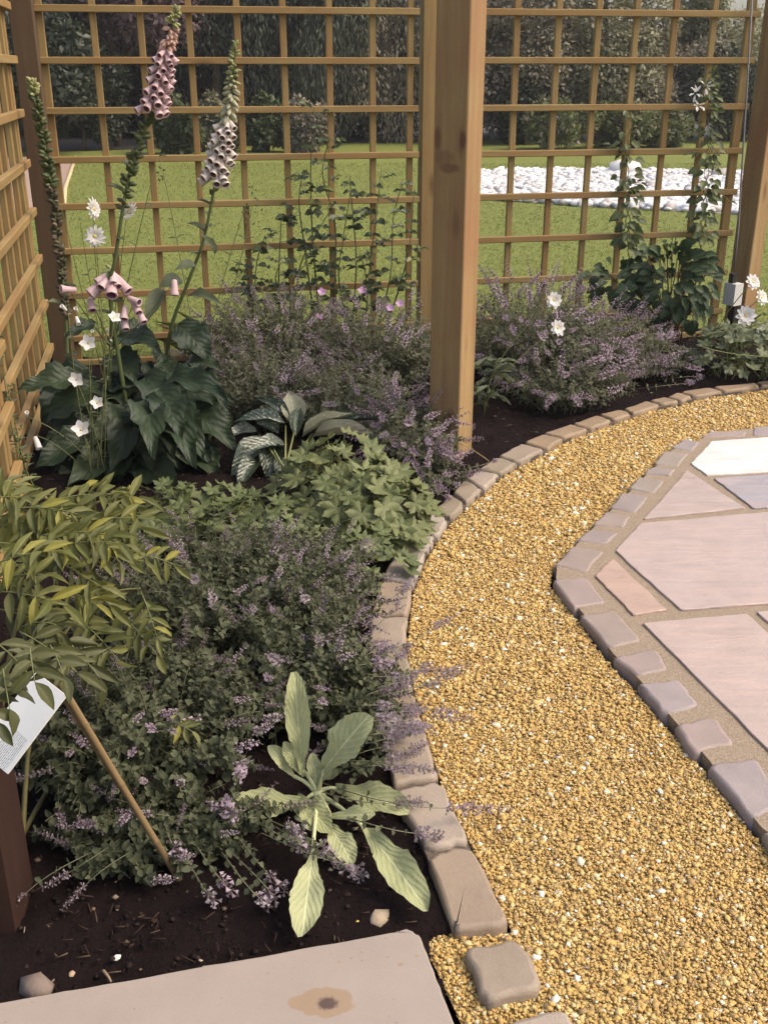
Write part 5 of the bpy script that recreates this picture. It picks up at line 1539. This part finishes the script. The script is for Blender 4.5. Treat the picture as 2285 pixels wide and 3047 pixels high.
# ragged white scabious by the trellis, three heads
b0 = G(330, 1180)
ts = thing('scabious', 'three ragged white scabious heads above the pink bells, round the tall pink foxglove stem', 'scabious', b0, 'white scabious')
for (u, v, n) in [(278, 622, (1.0, -0.35, 0.1)), (284, 704, (0.15, -1, 0.3)), (380, 626, (0.75, -0.5, -0.55))]:
    p = V(u, v, 4.35)
    petal_flower(ts, p, n, 13, 0.042, 0.014, WPETL, 0.15, 0.011, 0.12, 2)
wisps(ts, b0, [V(u, v, 4.37) for u, v in [(278, 640), (286, 715), (378, 640), (180, 600), (240, 660), (470, 470)]], 0.0018, 4, 0.05)
# two on long stems right of the tall post
b0 = G(1440, 1240)
ts = thing('scabious', 'two white scabious heads on long arching stems right of the tall free post', 'scabious', b0, 'white scabious')
tips = []
for (u, v, n) in [(1647, 893, (0.2, -0.95, 0.3)), (1657, 976, (0.35, -0.9, 0.3))]:
    p = V(u, v, 4.35)
    petal_flower(ts, p, n, 9, 0.034, 0.019, WPETL, 0.3, 0.009, 0.15, 2)
    tips.append(p)
mbx = MB()
mbx.tube(bez(b0, V(1430, 1080, 4.3), tips[0], 9), [0.0028, 0.0027, 0.0026, 0.0024, 0.0022, 0.002, 0.0019, 0.0018, 0.0017, 0.0016], 5)
mbx.tube(bez(b0, V(1440, 1130, 4.3), tips[1], 9), [0.0028, 0.0027, 0.0026, 0.0024, 0.0022, 0.002, 0.0019, 0.0018, 0.0017, 0.0016], 5)
part('stem', mbx.mesh('stem', M_GSTEM), ts, Matrix())
SLV = leafmesh('leaf', M_FOXL2, p_lance, 8, 4, 0.4, 0.15, 0.05, 0.12, 77)
for i in range(26):
    a = R.uniform(0, 6.28)
    h = R.uniform(0.05, 0.26)
    p = b0 + Vector((R.gauss(0, 0.03), R.gauss(0, 0.03), h))
    e = p + Vector((math.cos(a), math.sin(a) * 0.8, R.uniform(-0.3, 0.5))) * R.uniform(0.08, 0.15)
    leaf_at('leaf', SLV, ts, p, e, R.uniform(0.018, 0.03), 0.8, 0.3)
# three at the right edge
b0 = G(2200, 1090)
ts = thing('scabious', 'cream scabious heads at the right edge in front of the post with the cable', 'scabious', b0, 'white scabious')
tips = []
for (u, v, n, s) in [(2238, 840, (0.3, -0.8, 0.5), 0.038), (2263, 886, (0.5, -0.7, 0.4), 0.038), (2217, 940, (0.0, -0.95, 0.4), 0.047), (2258, 985, (0.3, -0.9, 0.1), 0.02)]:
    p = V(u, v, 4.95)
    petal_flower(ts, p, n, 10, s, s * 0.5, WPETL, 0.25, s * 0.25, 0.12, 2)
    tips.append(p)
mbx = MB()
for (pts) in ([G(2110, 1060), V(2120, 960, 5.0), tips[0]], [G(2110, 1065), V(2140, 980, 5.0), tips[1]], [G(2230, 1080), V(2205, 900, 5.0), tips[2]], [V(2090, 995, 4.9), V(2180, 985, 4.9), V(2300, 955, 4.8)], [V(2080, 1030, 4.8), V(2180, 1062, 4.75), V(2310, 1062, 4.7)]):
    mbx.tube(bez(pts[0], pts[1], pts[2], 8), 0.0024, 5)
part('stem', mbx.mesh('stem', M_GSTEM), ts, Matrix())
# loose wiry stems with seed heads
for (lab, base, tips) in [('wiry stem with a dry seed head in front of the trellis between the foxgloves', (600, 1200), [(478, 472), (760, 560), (735, 600)]),
                          ('thin dark-leaved sprig at the left edge in front of the side trellis', (90, 1460), [(2, 1000), (18, 1130), (50, 1250), (70, 1350)])]:
    b0 = G(*base)
    tw_ = thing('wild_stem', lab, 'stem', b0, 'loose stems')
    wisps(tw_, b0, [V(u, v, b0.y - 0.05) for u, v in tips], 0.0018, 14, 0.045)
    for (u, v) in tips:
        for k in range(9):
            p = V(u, v, b0.y - 0.05) + Vector((R.gauss(0, 0.012), R.gauss(0, 0.01), R.uniform(-0.1, 0.01)))
            part('seed_capsule', CAPM, tw_, frm(p, (R.gauss(0, 1), R.gauss(0, 1), 0.6), (0, 0, 1), (0.011, 0.016, 0.011)))

# ================================================================== rose on the trellis
b0 = G(985, 1090)
tr = thing('rose_bush', 'young rose with wiry stems and glossy leaflets against the left trellis', 'rose', b0)
RL = [leafmesh('leaf', M_ROSE, p_ovate, 6, 4, 0.18, 0.2, 0.02, 0.05, i) for i in range(4)]
mbx = MB()
rose_st = [[(960, 1060), (930, 700), (925, 480), (935, 310)], [(950, 1060), (910, 760), (890, 600), (905, 500)], [(980, 1060), (1000, 700), (960, 520), (985, 400)], [(1040, 1060), (1060, 800), (1050, 640), (1040, 520)],
           [(1080, 1060), (1100, 800), (1120, 640), (1135, 500)], [(1100, 1060), (1160, 830), (1170, 650), (1200, 540)], [(1060, 1060), (1010, 850), (1020, 720), (1045, 560)], [(840, 1060), (830, 850), (835, 700), (838, 640)],
           [(870, 1060), (880, 880), (905, 760), (1000, 600)], [(1120, 1060), (1190, 850), (1220, 720), (1232, 560)], [(780, 1050), (760, 900), (765, 780), (790, 700)], [(820, 1060), (850, 930), (820, 830), (850, 760)], [(880, 1060), (900, 940), (870, 850), (905, 790)], [(740, 1060), (730, 950), (745, 870), (735, 800)], [(950, 1060), (975, 930), (1000, 850), (990, 760)], [(1080, 1060), (1060, 930), (1090, 850), (1075, 760)]]
for si, st in enumerate(rose_st):
    yy = PY(-0.2) - 0.13 - 0.04 * (si % 3)
    pts = smooth_path([V(u, v, yy) for u, v in st], 5)
    mbx.tube(pts, [0.0052 - 0.0032 * i / (len(pts) - 1) for i in range(len(pts))], 4, 0, R.random())
    for k in range(10 if si != 0 else 13):
        q = 0.22 + 0.76 * (k + R.random() * 0.6) / (10 if si != 0 else 13)
        p, d = on_path(pts, min(1, q))
        a = R.uniform(0, 6.28)
        o_ = (Vector((math.cos(a), -abs(math.sin(a)) * 0.8, R.uniform(-0.1, 0.5)))).normalized()
        L = 0.075 * (1.15 - 0.45 * q)
        e = p + o_ * L
        mbx.tube([p, e], 0.0012, 3, cap=False)
        sd = o_.cross(Vector((0, 0, 1))).normalized()
        for (bb, dd) in [(e, o_), (p + o_ * L * 0.75, sd), (p + o_ * L * 0.75, -sd)] + ([(p + o_ * L * 0.4, sd), (p + o_ * L * 0.4, -sd)] if R.random() < 0.5 else []):
            s = 0.052 * R.uniform(0.75, 1.2) * (1.1 - 0.4 * q)
            nn = Vector((R.gauss(0, 0.4), -0.4 + R.gauss(0, 0.3), 0.8))
            part('leaf', R.choice(RL), tr, frm(bb, dd + o_ * 0.3 + Vector((0, 0, -0.15)), nn, (s * 0.72, s, s)))
part('stem', mbx.mesh('stem', plain_mat('rose_stem', (0.075, 0.075, 0.03), 0.5, 0.4, 0.3)), tr, Matrix())

# ================================================================== climbers at the right
CLL = [leafmesh('leaf', M_CLIMB, p_ovate, 6, 4, 0.2, 0.14, 0.02, 0.0, i) for i in range(3)]
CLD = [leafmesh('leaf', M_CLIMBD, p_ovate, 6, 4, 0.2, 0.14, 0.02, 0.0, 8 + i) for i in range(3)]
def climber(label, px, n, base, top_extra=(), seed=0, w=0.07, flowers=()):
    rr = random.Random(seed)
    b = G(*base)
    t = thing('climber', label, 'climber', b, 'climbing plants on the right trellis')
    yy = PY(V(px[0][0], px[0][1], 5.6).x) - 0.045
    line = [V(u, v, yy) for u, v in px]
    pts = smooth_path([b] + line, 8)
    mb = MB()
    for ph in (0.0, 3.1):
        tw_ = [p + Vector((math.cos(i * 0.8 + ph) * 0.012, math.sin(i * 0.8 + ph) * 0.012 - 0.01, 0)) for i, p in enumerate(pts)]
        mb.tube(tw_, [0.004 - 0.0025 * i / (len(pts) - 1) for i in range(len(pts))], 4, 0, rr.random())
    for i in range(n):
        q = 0.28 + 0.72 * rr.random() ** 1.25
        p, d = on_path(pts, min(q, 1))
        a = rr.uniform(0, 6.28)
        o_ = Vector((math.cos(a), -abs(math.sin(a)), rr.uniform(-0.5, 0.3))).normalized()
        dens = 1.15 - 0.55 * q
        p2 = p + o_ * rr.uniform(0.01, w) * dens
        s = 0.066 * rr.uniform(0.6, 1.15) * dens
        nn = Vector((rr.gauss(0, 0.4), -0.75 + rr.gauss(0, 0.3), 0.7))
        part('leaf', rr.choice(CLL), t, frm(p2, o_ + Vector((0, 0, -0.35)), nn, (s * 0.66, s, s)))
    for (u0, v0, u1, v1) in top_extra:
        e0, e1 = V(u0, v0, yy), V(u1, v1, yy - 0.03)
        c = bez(e0, e0.lerp(e1, 0.5) + Vector((0, 0, 0.03)), e1, 5)
        mb.tube(c, [0.002, 0.0019, 0.0018, 0.0016, 0.0014, 0.0012], 4)
        for k in range(3):
            p, d = on_path(c, 0.4 + 0.3 * k)
            part('leaf', rr.choice(CLL), t, frm(p, d + Vector((rr.gauss(0, 0.5), -0.2, rr.gauss(0, 0.5))), (0, -0.6, 0.8), (0.018, 0.045, 0.045)))
    part('stem', mb.mesh('stem', M_GSTEM), t, Matrix())
    for (u, v) in flowers:
        p = V(u, v, yy - 0.05)
        for k in range(9):
            a = Vector((R.gauss(0, 1), R.gauss(0, 0.6) - 0.5, R.gauss(0, 1))).normalized()
            part('petal', WPETL, t, frm(p + a * 0.008, a, (0.2, -0.5, 0.8), (0.012, 0.036, 0.036)))
    return t
climber('climber on the lath left of the leafier one, right trellis', [(1878, 800), (1868, 700), (1865, 600), (1862, 500), (1872, 400), (1868, 330)], 95, (1900, 1010), [(1868, 480, 1815, 430), (1865, 560, 1905, 545), (1868, 470, 1880, 380)], 51)
climber('leafier climber beside the right post, cream blooms near its top', [(2075, 820), (2085, 700), (2095, 600), (2100, 500), (2108, 400), (2112, 300), (2105, 215)], 125, (2060, 1000), [(2105, 470, 2055, 455), (2110, 400, 2075, 395), (2105, 330, 2150, 380), (2108, 260, 2125, 210), (2110, 290, 2140, 250), (2095, 560, 2170, 600), (2100, 560, 2060, 640)], 52, flowers=[(2068, 278), (2098, 258), (2075, 315)])
# the bushy dark base
b0 = G(1985, 1040)
tc_ = thing('climber', 'dense dark-leaved bush at the foot of the right trellis', 'climber', b0, 'climbing plants on the right trellis')
mbx = MB()
for i in range(296):
    a, r = R.uniform(0, 6.28), math.sqrt(R.random())
    if i < 240:
        c = V(1985, 845, 5.42)
        p = c + Vector((0.235 * r * math.cos(a), -0.16 * R.random() + 0.05, 0.21 * r * math.sin(a)))
    else:
        c = V(1840, 830, 5.5)
        p = c + Vector((0.2 * r * math.cos(a), -0.1 * R.random(), 0.09 * r * math.sin(a)))
    p.z = max(p.z, 0.05)
    s = R.uniform(0.045, 0.078)
    o_ = Vector((math.cos(a), -0.5, math.sin(a) - 0.6))
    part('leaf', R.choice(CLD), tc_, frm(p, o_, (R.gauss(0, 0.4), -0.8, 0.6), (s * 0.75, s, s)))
    if i % 6 == 0:
        mbx.tube(bez(b0 + Vector((R.gauss(0, 0.04), 0, 0)), b0.lerp(p, 0.5) + Vector((0, 0, 0.06)), p, 4), 0.003, 4)
part('stem', mbx.mesh('stem', M_TWIG), tc_, Matrix())

# ================================================================== grass tuft behind the foxgloves
b0 = G(640, 1080)
tt = thing('grass_tuft', 'tuft of strappy yellow-green leaves between the white foxglove and the catmint', 'grass tuft', b0)
GB = leafmesh('blade', leaf_mat('tuft_leaf', (0.10, 0.125, 0.03), (0.17, 0.19, 0.06), 0.5, trans=0.35, bump=0), p_lance, 8, 2, 0.75, 0.2, 0, 0, 90)
for i in range(46):
    a = R.uniform(0, 6.28)
    e = Vector((math.cos(a) * R.uniform(0.1, 0.7), math.sin(a) * R.uniform(0.1, 0.6), R.uniform(0.7, 1.0)))
    L = R.uniform(0.2, 0.38)
    part('blade', GB, tt, frm(b0 + Vector((R.gauss(0, 0.05), R.gauss(0, 0.04), 0)), e, Vector((-math.cos(a), -math.sin(a), 0.6)), (0.011, L, L * 0.8)))

# ================================================================== wisteria and its cane
b0 = G(30, 2560)
tw = thing('wisteria', 'yellow-green wisteria overhanging the left foreground', 'wisteria', b0)
LFT = [leafmesh('leaflet', M_WIST, p_lance, 6, 4, 0.2, 0.12, 0.02, 0.0, i) for i in range(4)]
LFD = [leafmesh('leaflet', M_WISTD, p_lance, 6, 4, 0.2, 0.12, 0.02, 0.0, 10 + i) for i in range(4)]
def compound(p0, p1, npair, L, W, dark=False, sag=0.04, seed=0, spread=1.0, nrm=None):
    rr = random.Random(seed)
    p0, p1 = Vector(p0), Vector(p1)
    pts = bez(p0, p0.lerp(p1, 0.5) + Vector((0, 0, sag)), p1, 8)
    mb = MB()
    mb.tube(pts, [0.0016 - 0.0009 * i / 8 for i in range(9)], 4)
    lf = part('leaf', mb.mesh('leaf_stalk', M_GSTEM), tw, Matrix.Translation(p0))
    lf.data.transform(Matrix.Translation(-p0))
    n0 = nrm or (Vector((0, 0, 0.75)) + to_cam(p0) * 0.55)
    for k in range(npair + 1):
        q = 0.25 + 0.75 * k / npair
        p, d = on_path(pts, q)
        sd = d.cross(n0).normalized()
        for sg in ((1, -1) if k < npair else (0,)):
            dd = (sd * sg * spread + d * (0.55 if sg else 1.0) + Vector((rr.gauss(0, 0.25), rr.gauss(0, 0.25), rr.gauss(-0.2, 0.3)))).normalized()
            l = L * rr.uniform(0.8, 1.12) * (1 - 0.18 * abs(q - 0.6))
            nn = n0 + Vector((rr.gauss(0, 0.5), rr.gauss(0, 0.5), rr.gauss(0, 0.4))) + sd * sg * -0.25
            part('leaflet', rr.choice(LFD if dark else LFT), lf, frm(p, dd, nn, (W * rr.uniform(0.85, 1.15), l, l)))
pxm = 2.0 / FPX
# named leaves first: (start px, Y, end px, Y, pairs, leaflet px, width px, shade colour)
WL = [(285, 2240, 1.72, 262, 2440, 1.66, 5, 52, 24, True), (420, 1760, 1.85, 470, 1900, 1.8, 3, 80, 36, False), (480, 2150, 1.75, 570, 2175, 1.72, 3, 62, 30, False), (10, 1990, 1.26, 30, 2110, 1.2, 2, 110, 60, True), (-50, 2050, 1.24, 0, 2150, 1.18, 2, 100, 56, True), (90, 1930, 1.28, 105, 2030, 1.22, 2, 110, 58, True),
      (150, 1920, 1.32, 190, 2010, 1.26, 2, 110, 54, True), (360, 2260, 1.8, 500, 2230, 1.78, 4, 60, 28, True), (230, 2180, 1.8, 380, 2150, 1.8, 5, 62, 26, True), (200, 1560, 1.95, 460, 1545, 1.9, 4, 95, 36, False),
      (120, 1500, 2.0, 330, 1470, 2.0, 4, 90, 36, False), (40, 1580, 1.9, 250, 1560, 1.85, 4, 110, 40, False), (150, 1660, 1.85, 430, 1670, 1.85, 5, 100, 40, False), (220, 1740, 1.85, 330, 1800, 1.8, 4, 110, 44, False),
      (-40, 1690, 1.7, 160, 1640, 1.65, 4, 120, 42, False), (-20, 1760, 1.7, 190, 1800, 1.65, 4, 130, 46, False), (80, 1740, 1.75, 170, 1900, 1.65, 4, 120, 44, False), (210, 1820, 1.8, 350, 1960, 1.75, 4, 100, 46, False),
      (330, 1800, 1.85, 470, 1950, 1.8, 4, 85, 40, False), (60, 1880, 1.6, 230, 2000, 1.5, 4, 120, 50, True), (-30, 1900, 1.55, 90, 2010, 1.45, 3, 140, 54, True), (10, 1440, 2.0, 110, 1500, 1.95, 3, 90, 36, False),
      (250, 1600, 1.9, 370, 1620, 1.88, 4, 90, 38, False), (-60, 1500, 1.9, 60, 1480, 1.9, 3, 110, 42, False), (170, 1880, 1.7, 300, 2020, 1.62, 3, 110, 48, True), (300, 1500, 2.0, 410, 1480, 2.0, 3, 100, 38, False),
      (-30, 1620, 1.8, 90, 1720, 1.75, 3, 110, 40, False), (130, 2180, 1.75, 180, 2300, 1.7, 4, 70, 30, True), (370, 1650, 1.9, 520, 1680, 1.88, 3, 80, 30, False)]
for i in range(22):
    u0, v0 = R.uniform(-60, 260 if i < 13 else 110), R.uniform(1420, 1900 if i < 13 else 1640)
    y0 = 1.98 - 0.4 * (v0 - 1440) / 460 + R.uniform(-0.05, 0.1)
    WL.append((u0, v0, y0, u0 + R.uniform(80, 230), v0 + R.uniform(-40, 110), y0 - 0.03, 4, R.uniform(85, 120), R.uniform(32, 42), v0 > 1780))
for i, (u0, v0, y0, u1, v1, y1, npair, lp, wp, dk_) in enumerate(WL):
    zc = (y0 + y1) / 2 * 0.93 + 0.42
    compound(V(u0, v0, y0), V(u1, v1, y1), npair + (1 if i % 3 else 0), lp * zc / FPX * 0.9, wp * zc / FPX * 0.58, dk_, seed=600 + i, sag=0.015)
mbx = MB()
for pts in ([b0, V(-10, 2300, 1.62), V(40, 1900, 1.7), V(120, 1650, 1.85), V(200, 1540, 1.95)], [b0 + Vector((0.02, 0.01, 0)), V(90, 2200, 1.7), V(150, 1950, 1.72), V(300, 1780, 1.82), V(420, 1750, 1.85)], [b0, V(160, 2330, 1.75), V(300, 2240, 1.75), V(480, 2150, 1.75)], [b0, V(-60, 2000, 1.6), V(-40, 1700, 1.72)], [V(200, 1540, 1.95), V(120, 1470, 2.0), V(30, 1430, 2.0)]):
    q = smooth_path(pts, 5)
    mbx.tube(q, [0.006 - 0.0042 * i / (len(q) - 1) for i in range(len(q))], 5)
part('stem', mbx.mesh('stem', plain_mat('wisteria_stem', (0.15, 0.13, 0.05), 0.6, 0.3, 0.3)), tw, Matrix())
# cane
c0, c1 = G(560, 2610), V(196, 2055, 1.52)
top = c1 + (c1 - c0) * 0.10
def cane(label, p0, p1, rad, name='bamboo_cane'):
    d = p1 - p0
    L = d.length
    M = Matrix.Translation(p0) @ d.to_track_quat('Z', 'Y').to_matrix().to_4x4()
    t = thing(name, label, 'cane', p0, 'bamboo canes')
    mb = MB()
    zz, rr_ = [], []
    z = 0.0
    nodes = []
    while z < L:
        zz += [z, z + 0.004, z + 0.009]
        rr_ += [rad, rad * 1.13, rad]
        nodes.append(z + 0.004)
        z += R.uniform(0.12, 0.17)
    zz.append(L)
    rr_.append(rad)
    mb.lathe(list(zip(rr_, zz)), 10)
    part('shaft', mb.mesh('shaft', M_CANE), t, M)
    for z in nodes:
        mb = MB()
        mb.lathe([(rad * 1.06, -0.0012), (rad * 1.17, 0.0), (rad * 1.06, 0.0012)], 10)
        part('node_ring', mb.mesh('node_ring', M_TWIG), t, M @ Matrix.Translation((0, 0, z)))
    return t
cane('thick bamboo cane slanting up from the soil to the wisteria', c0 - Vector((0, 0, 0.05)), top, 0.0062)
cane('thinner dark cane tied behind the thick bamboo one', c0 + Vector((-0.008, 0.016, -0.05)), top + Vector((-0.013, 0.004, 0)), 0.0042)
# hanging card
def label_mat():
    m, nt, bs = new_mat('printed_card')
    uv = nd(nt, 'ShaderNodeUVMap', uv_map='UVMap').outputs[0]
    sx = nd(nt, 'ShaderNodeSeparateXYZ', {0: uv})
    row = mth(nt, 'FRACT', mth(nt, 'MULTIPLY', sx.outputs[0], 22.0))
    words = noise(nt, nd(nt, 'ShaderNodeMapping', {'Vector': uv, 'Scale': (22.0, 130.0, 1.0)}).outputs[0], 1.0, 2)
    line = mth(nt, 'MULTIPLY', mth(nt, 'LESS_THAN', row, 0.45), mth(nt, 'GREATER_THAN', words, 0.46))
    zone = mth(nt, 'MULTIPLY', mth(nt, 'LESS_THAN', sx.outputs[0], 0.62), mth(nt, 'MULTIPLY', mth(nt, 'GREATER_THAN', sx.outputs[0], 0.10), mth(nt, 'LESS_THAN', sx.outputs[1], 0.4)))
    col = mix(nt, mth(nt, 'MULTIPLY', mth(nt, 'MULTIPLY', line, zone), 0.75), (0.72, 0.68, 0.62), (0.08, 0.07, 0.07))
    nt.links.new(col, bs.inputs['Base Color'])
    bs.inputs['Roughness'].default_value = 0.4
    return m
mb = MB()
q = [V(25, 2303, 1.31), V(200, 2070, 1.36), V(110, 2000, 1.42), V(-70, 2225, 1.37)]
nrm = (q[1] - q[0]).cross(q[3] - q[0]).normalized() * 0.0012
cc = sum(q, Vector()) / 4
vs = [p - cc + nrm for p in q] + [p - cc - nrm for p in q]
mb.add(vs, [[0, 1, 2, 3], [7, 6, 5, 4], [0, 4, 5, 1], [1, 5, 6, 2], [2, 6, 7, 3], [3, 7, 4, 0]], 0, 0, [(0, 0), (0, 1), (1, 1), (1, 0)] * 2)
tag(part('plant_label', mb.mesh('plant_label', label_mat(), smooth=False), None, Matrix.Translation(cc)), 'white printed plant label hanging under the wisteria leaves', 'plant label')

# ================================================================== small things on soil and gravel
def rock(name, label, u, v, s, col, seed, cat='stone', flat=0.6, rough=0.8):
    tv, tf = chip_template(seed, 20)
    me = np_mesh(name, tv, tf, plain_mat(name + '_rock', col, rough, 0.3, 0.3, 3.0, 0.4), np.zeros(len(tf)), smooth=False)
    p = G(u, v, 0.0)
    o = part(name, me, None, Matrix.Translation(p + Vector((0, 0, s * flat * 0.35))) @ Matrix.Rotation(seed, 4, 'Z') @ Matrix.Diagonal((s, s * 0.8, s * flat, 1)))
    tag(o, label, cat, 'stones on the soil')
rock('stone', 'pale angular stone on the soil near the corner of the buff slab', 1128, 2742, 0.026, (0.36, 0.28, 0.19), 7)
rock('stone', 'brown stone touching the pale angular one, just behind it', 1140, 2702, 0.02, (0.22, 0.14, 0.09), 8)
rock('stone', 'rounded grey-brown rock against the buff slab at the lower left', 112, 2955, 0.036, (0.16, 0.12, 0.095), 9, flat=0.75)
rock('stone', 'small white stone alone on the dark soil at the lower left', 348, 2852, 0.0085, (0.7, 0.66, 0.55), 10)
rock('stone', 'small yellow pebble under the tip of the longest pale leaf', 1274, 2730, 0.0085, (0.55, 0.38, 0.08), 12)
rock('stone', 'tiny yellow pebble on the soil left of the pale angular stone', 1065, 2745, 0.007, (0.5, 0.36, 0.08), 13)
rock('stone', 'buff pebble on the dark soil above the rounded rock', 215, 2900, 0.008, (0.4, 0.28, 0.18), 14)
def twig(label, pts, r, m=None, name='twig'):
    mb = MB()
    k = smooth_path(pts, 4)
    c = Vector(k[0])
    mb.tube([p - c for p in k], [r * (1 - 0.4 * i / (len(k) - 1)) for i in range(len(k))], 5)
    tag(part(name, mb.mesh(name, m or M_TWIG), None, Matrix.Translation(c)), label, 'twig', 'twigs')
ring = []
rc = G(1500, 2489, 0.012)
for i in range(15):
    a = i * 2 * math.pi / 14.0
    ring.append(rc + Vector((math.cos(a) * 0.0185, math.sin(a) * 0.021, 0.003 + 0.002 * math.sin(a * 2))))
twig('thin dark twig curled into a ring on the gravel', ring, 0.0011)
M_STRAW = plain_mat('straw', (0.42, 0.30, 0.13), 0.7, 0.2, 0.2)
twig('straw-coloured stalk lying on the gravel beside the nearest setts', [G(1645, 2634, 0.012), G(1680, 2622, 0.016), G(1708, 2616, 0.012)], 0.0014, M_STRAW)
twig('upright-looking dry stalk lying on the gravel at the bottom right', [G(1994, 2812, 0.012), G(2000, 2860, 0.016), G(1996, 2905, 0.012)], 0.0013, M_STRAW)
twig('short brown stick on the soil touching the buff slab', [G(308, 2888, 0.008), G(322, 2905, 0.012), G(332, 2922, 0.01)], 0.003, plain_mat('stick', (0.24, 0.17, 0.11), 0.8, 0.2, 0.3))
twig('long dry stem over the soil by the lobed cranesbill', [G(1010, 1690, 0.05), G(1060, 1660, 0.06), G(1120, 1672, 0.03)], 0.0018, M_STRAW)
twig('thin dry stem slanting from the foot of the tall free post to the setts', [G(1330, 1300, 0.08), G(1400, 1335, 0.07), G(1455, 1372, 0.03)], 0.0018, M_STRAW)
# loose crumbs, bark and pale flecks in the soil
def crumbs():
    n = 42000
    P = NR.uniform((-1.9, 1.15), (2.4, 5.4), (n, 2))
    P = P[(np.abs(P[:, 0]) / (P[:, 1] * 0.92 + 0.54) < 0.42)]
    near = NR.uniform(0, 1, len(P)) < np.where(P[:, 1] < 2.1, 1.0, 0.35)
    P = P[near]
    hard = [(p.x, p.y) for p in [G(1260, 2790), G(1420, 3400), G(2500, 3400), Vector((5, 0.5, 0)), Vector((5.0, 5.3, 0))] + [a for a, b in jw[::-1]]]
    ok = ~in_poly(P, hard) & ~in_poly(P, [(p.x, p.y) for p in fq])
    ok &= P[:, 1] < 5.2 + (P[:, 0] + 1.683) * 0.185 - 0.03
    P = P[ok]
    n = len(P)
    s = np.clip(NR.lognormal(0, 0.5, n), 0.3, 2.0) * 0.0026
    me = chips('soil_crumbs', np.column_stack([P, NR.uniform(-0.004, 0.007, n)]), s, 0.55, NR.uniform(0, 1, n), M_CRUMB)
    o = part('soil_crumbs', me, soil, Matrix(), 'stuff')
    # bark slivers
    k = NR.integers(0, n, 1500)
    Q = P[k] + NR.normal(0, 0.02, (1500, 2))
    A = np_frames(np.column_stack([NR.normal(0, 1, (1500, 2)), NR.normal(0, 0.25, 1500)]), NR.normal(0, 0.5, (1500, 3)) + [0, 0, 1], NR.uniform(0.0006, 0.002, 1500), NR.uniform(0.006, 0.018, 1500), np.full(1500, 0.0012))
    tv, tf = chip_template(3)
    Vt, F, r, _ = scatter(tv, tf, np.column_stack([Q, NR.uniform(0.003, 0.012, 1500)]), A, NR.uniform(0, 1, 1500))
    part('bark_slivers', np_mesh('bark_slivers', Vt, F, M_BARKC, r), soil, Matrix(), 'stuff')
def crumb_mat(name, stops):
    m, nt, bs = new_mat(name)
    r = nd(nt, 'ShaderNodeAttribute', attribute_name='rnd').outputs['Fac']
    nt.links.new(ramp(nt, r, stops), bs.inputs['Base Color'])
    bs.inputs['Roughness'].default_value = 0.9
    bs.inputs['Specular IOR Level'].default_value = 0.1
    return m
M_CRUMB = crumb_mat('soil_crumb', [(0.0, (0.006, 0.004, 0.004)), (0.55, (0.014, 0.009, 0.008)), (0.93, (0.03, 0.02, 0.016)), (0.985, (0.14, 0.095, 0.06)), (1.0, (0.42, 0.34, 0.24))])
M_BARKC = crumb_mat('bark_sliver', [(0.0, (0.02, 0.012, 0.009)), (0.7, (0.05, 0.03, 0.02)), (0.93, (0.10, 0.065, 0.04)), (1.0, (0.24, 0.18, 0.12))])
crumbs()
print('objects', len(bpy.data.objects), 'tris', sum(len(o.data.polygons) for o in bpy.data.objects if o.type == 'MESH'))

# ---- thin haze volume added to veil the far garden
def haze():
    m = bpy.data.materials.new('added_haze')
    m.use_nodes = True
    nt = m.node_tree
    nt.nodes.clear()
    v = nd(nt, 'ShaderNodeVolumePrincipled', {'Color': (0.96, 0.92, 0.86, 1), 'Density': 0.0014, 'Anisotropy': 0.3})
    o = nd(nt, 'ShaderNodeOutputMaterial')
    nt.links.new(v.outputs[0], o.inputs['Volume'])
    mb = MB()
    mb.box(-402, 402, -62, 702, -1.1, 8.2)
    part('haze', mb.mesh('haze', m, smooth=False), None, Matrix(), 'stuff')
haze()
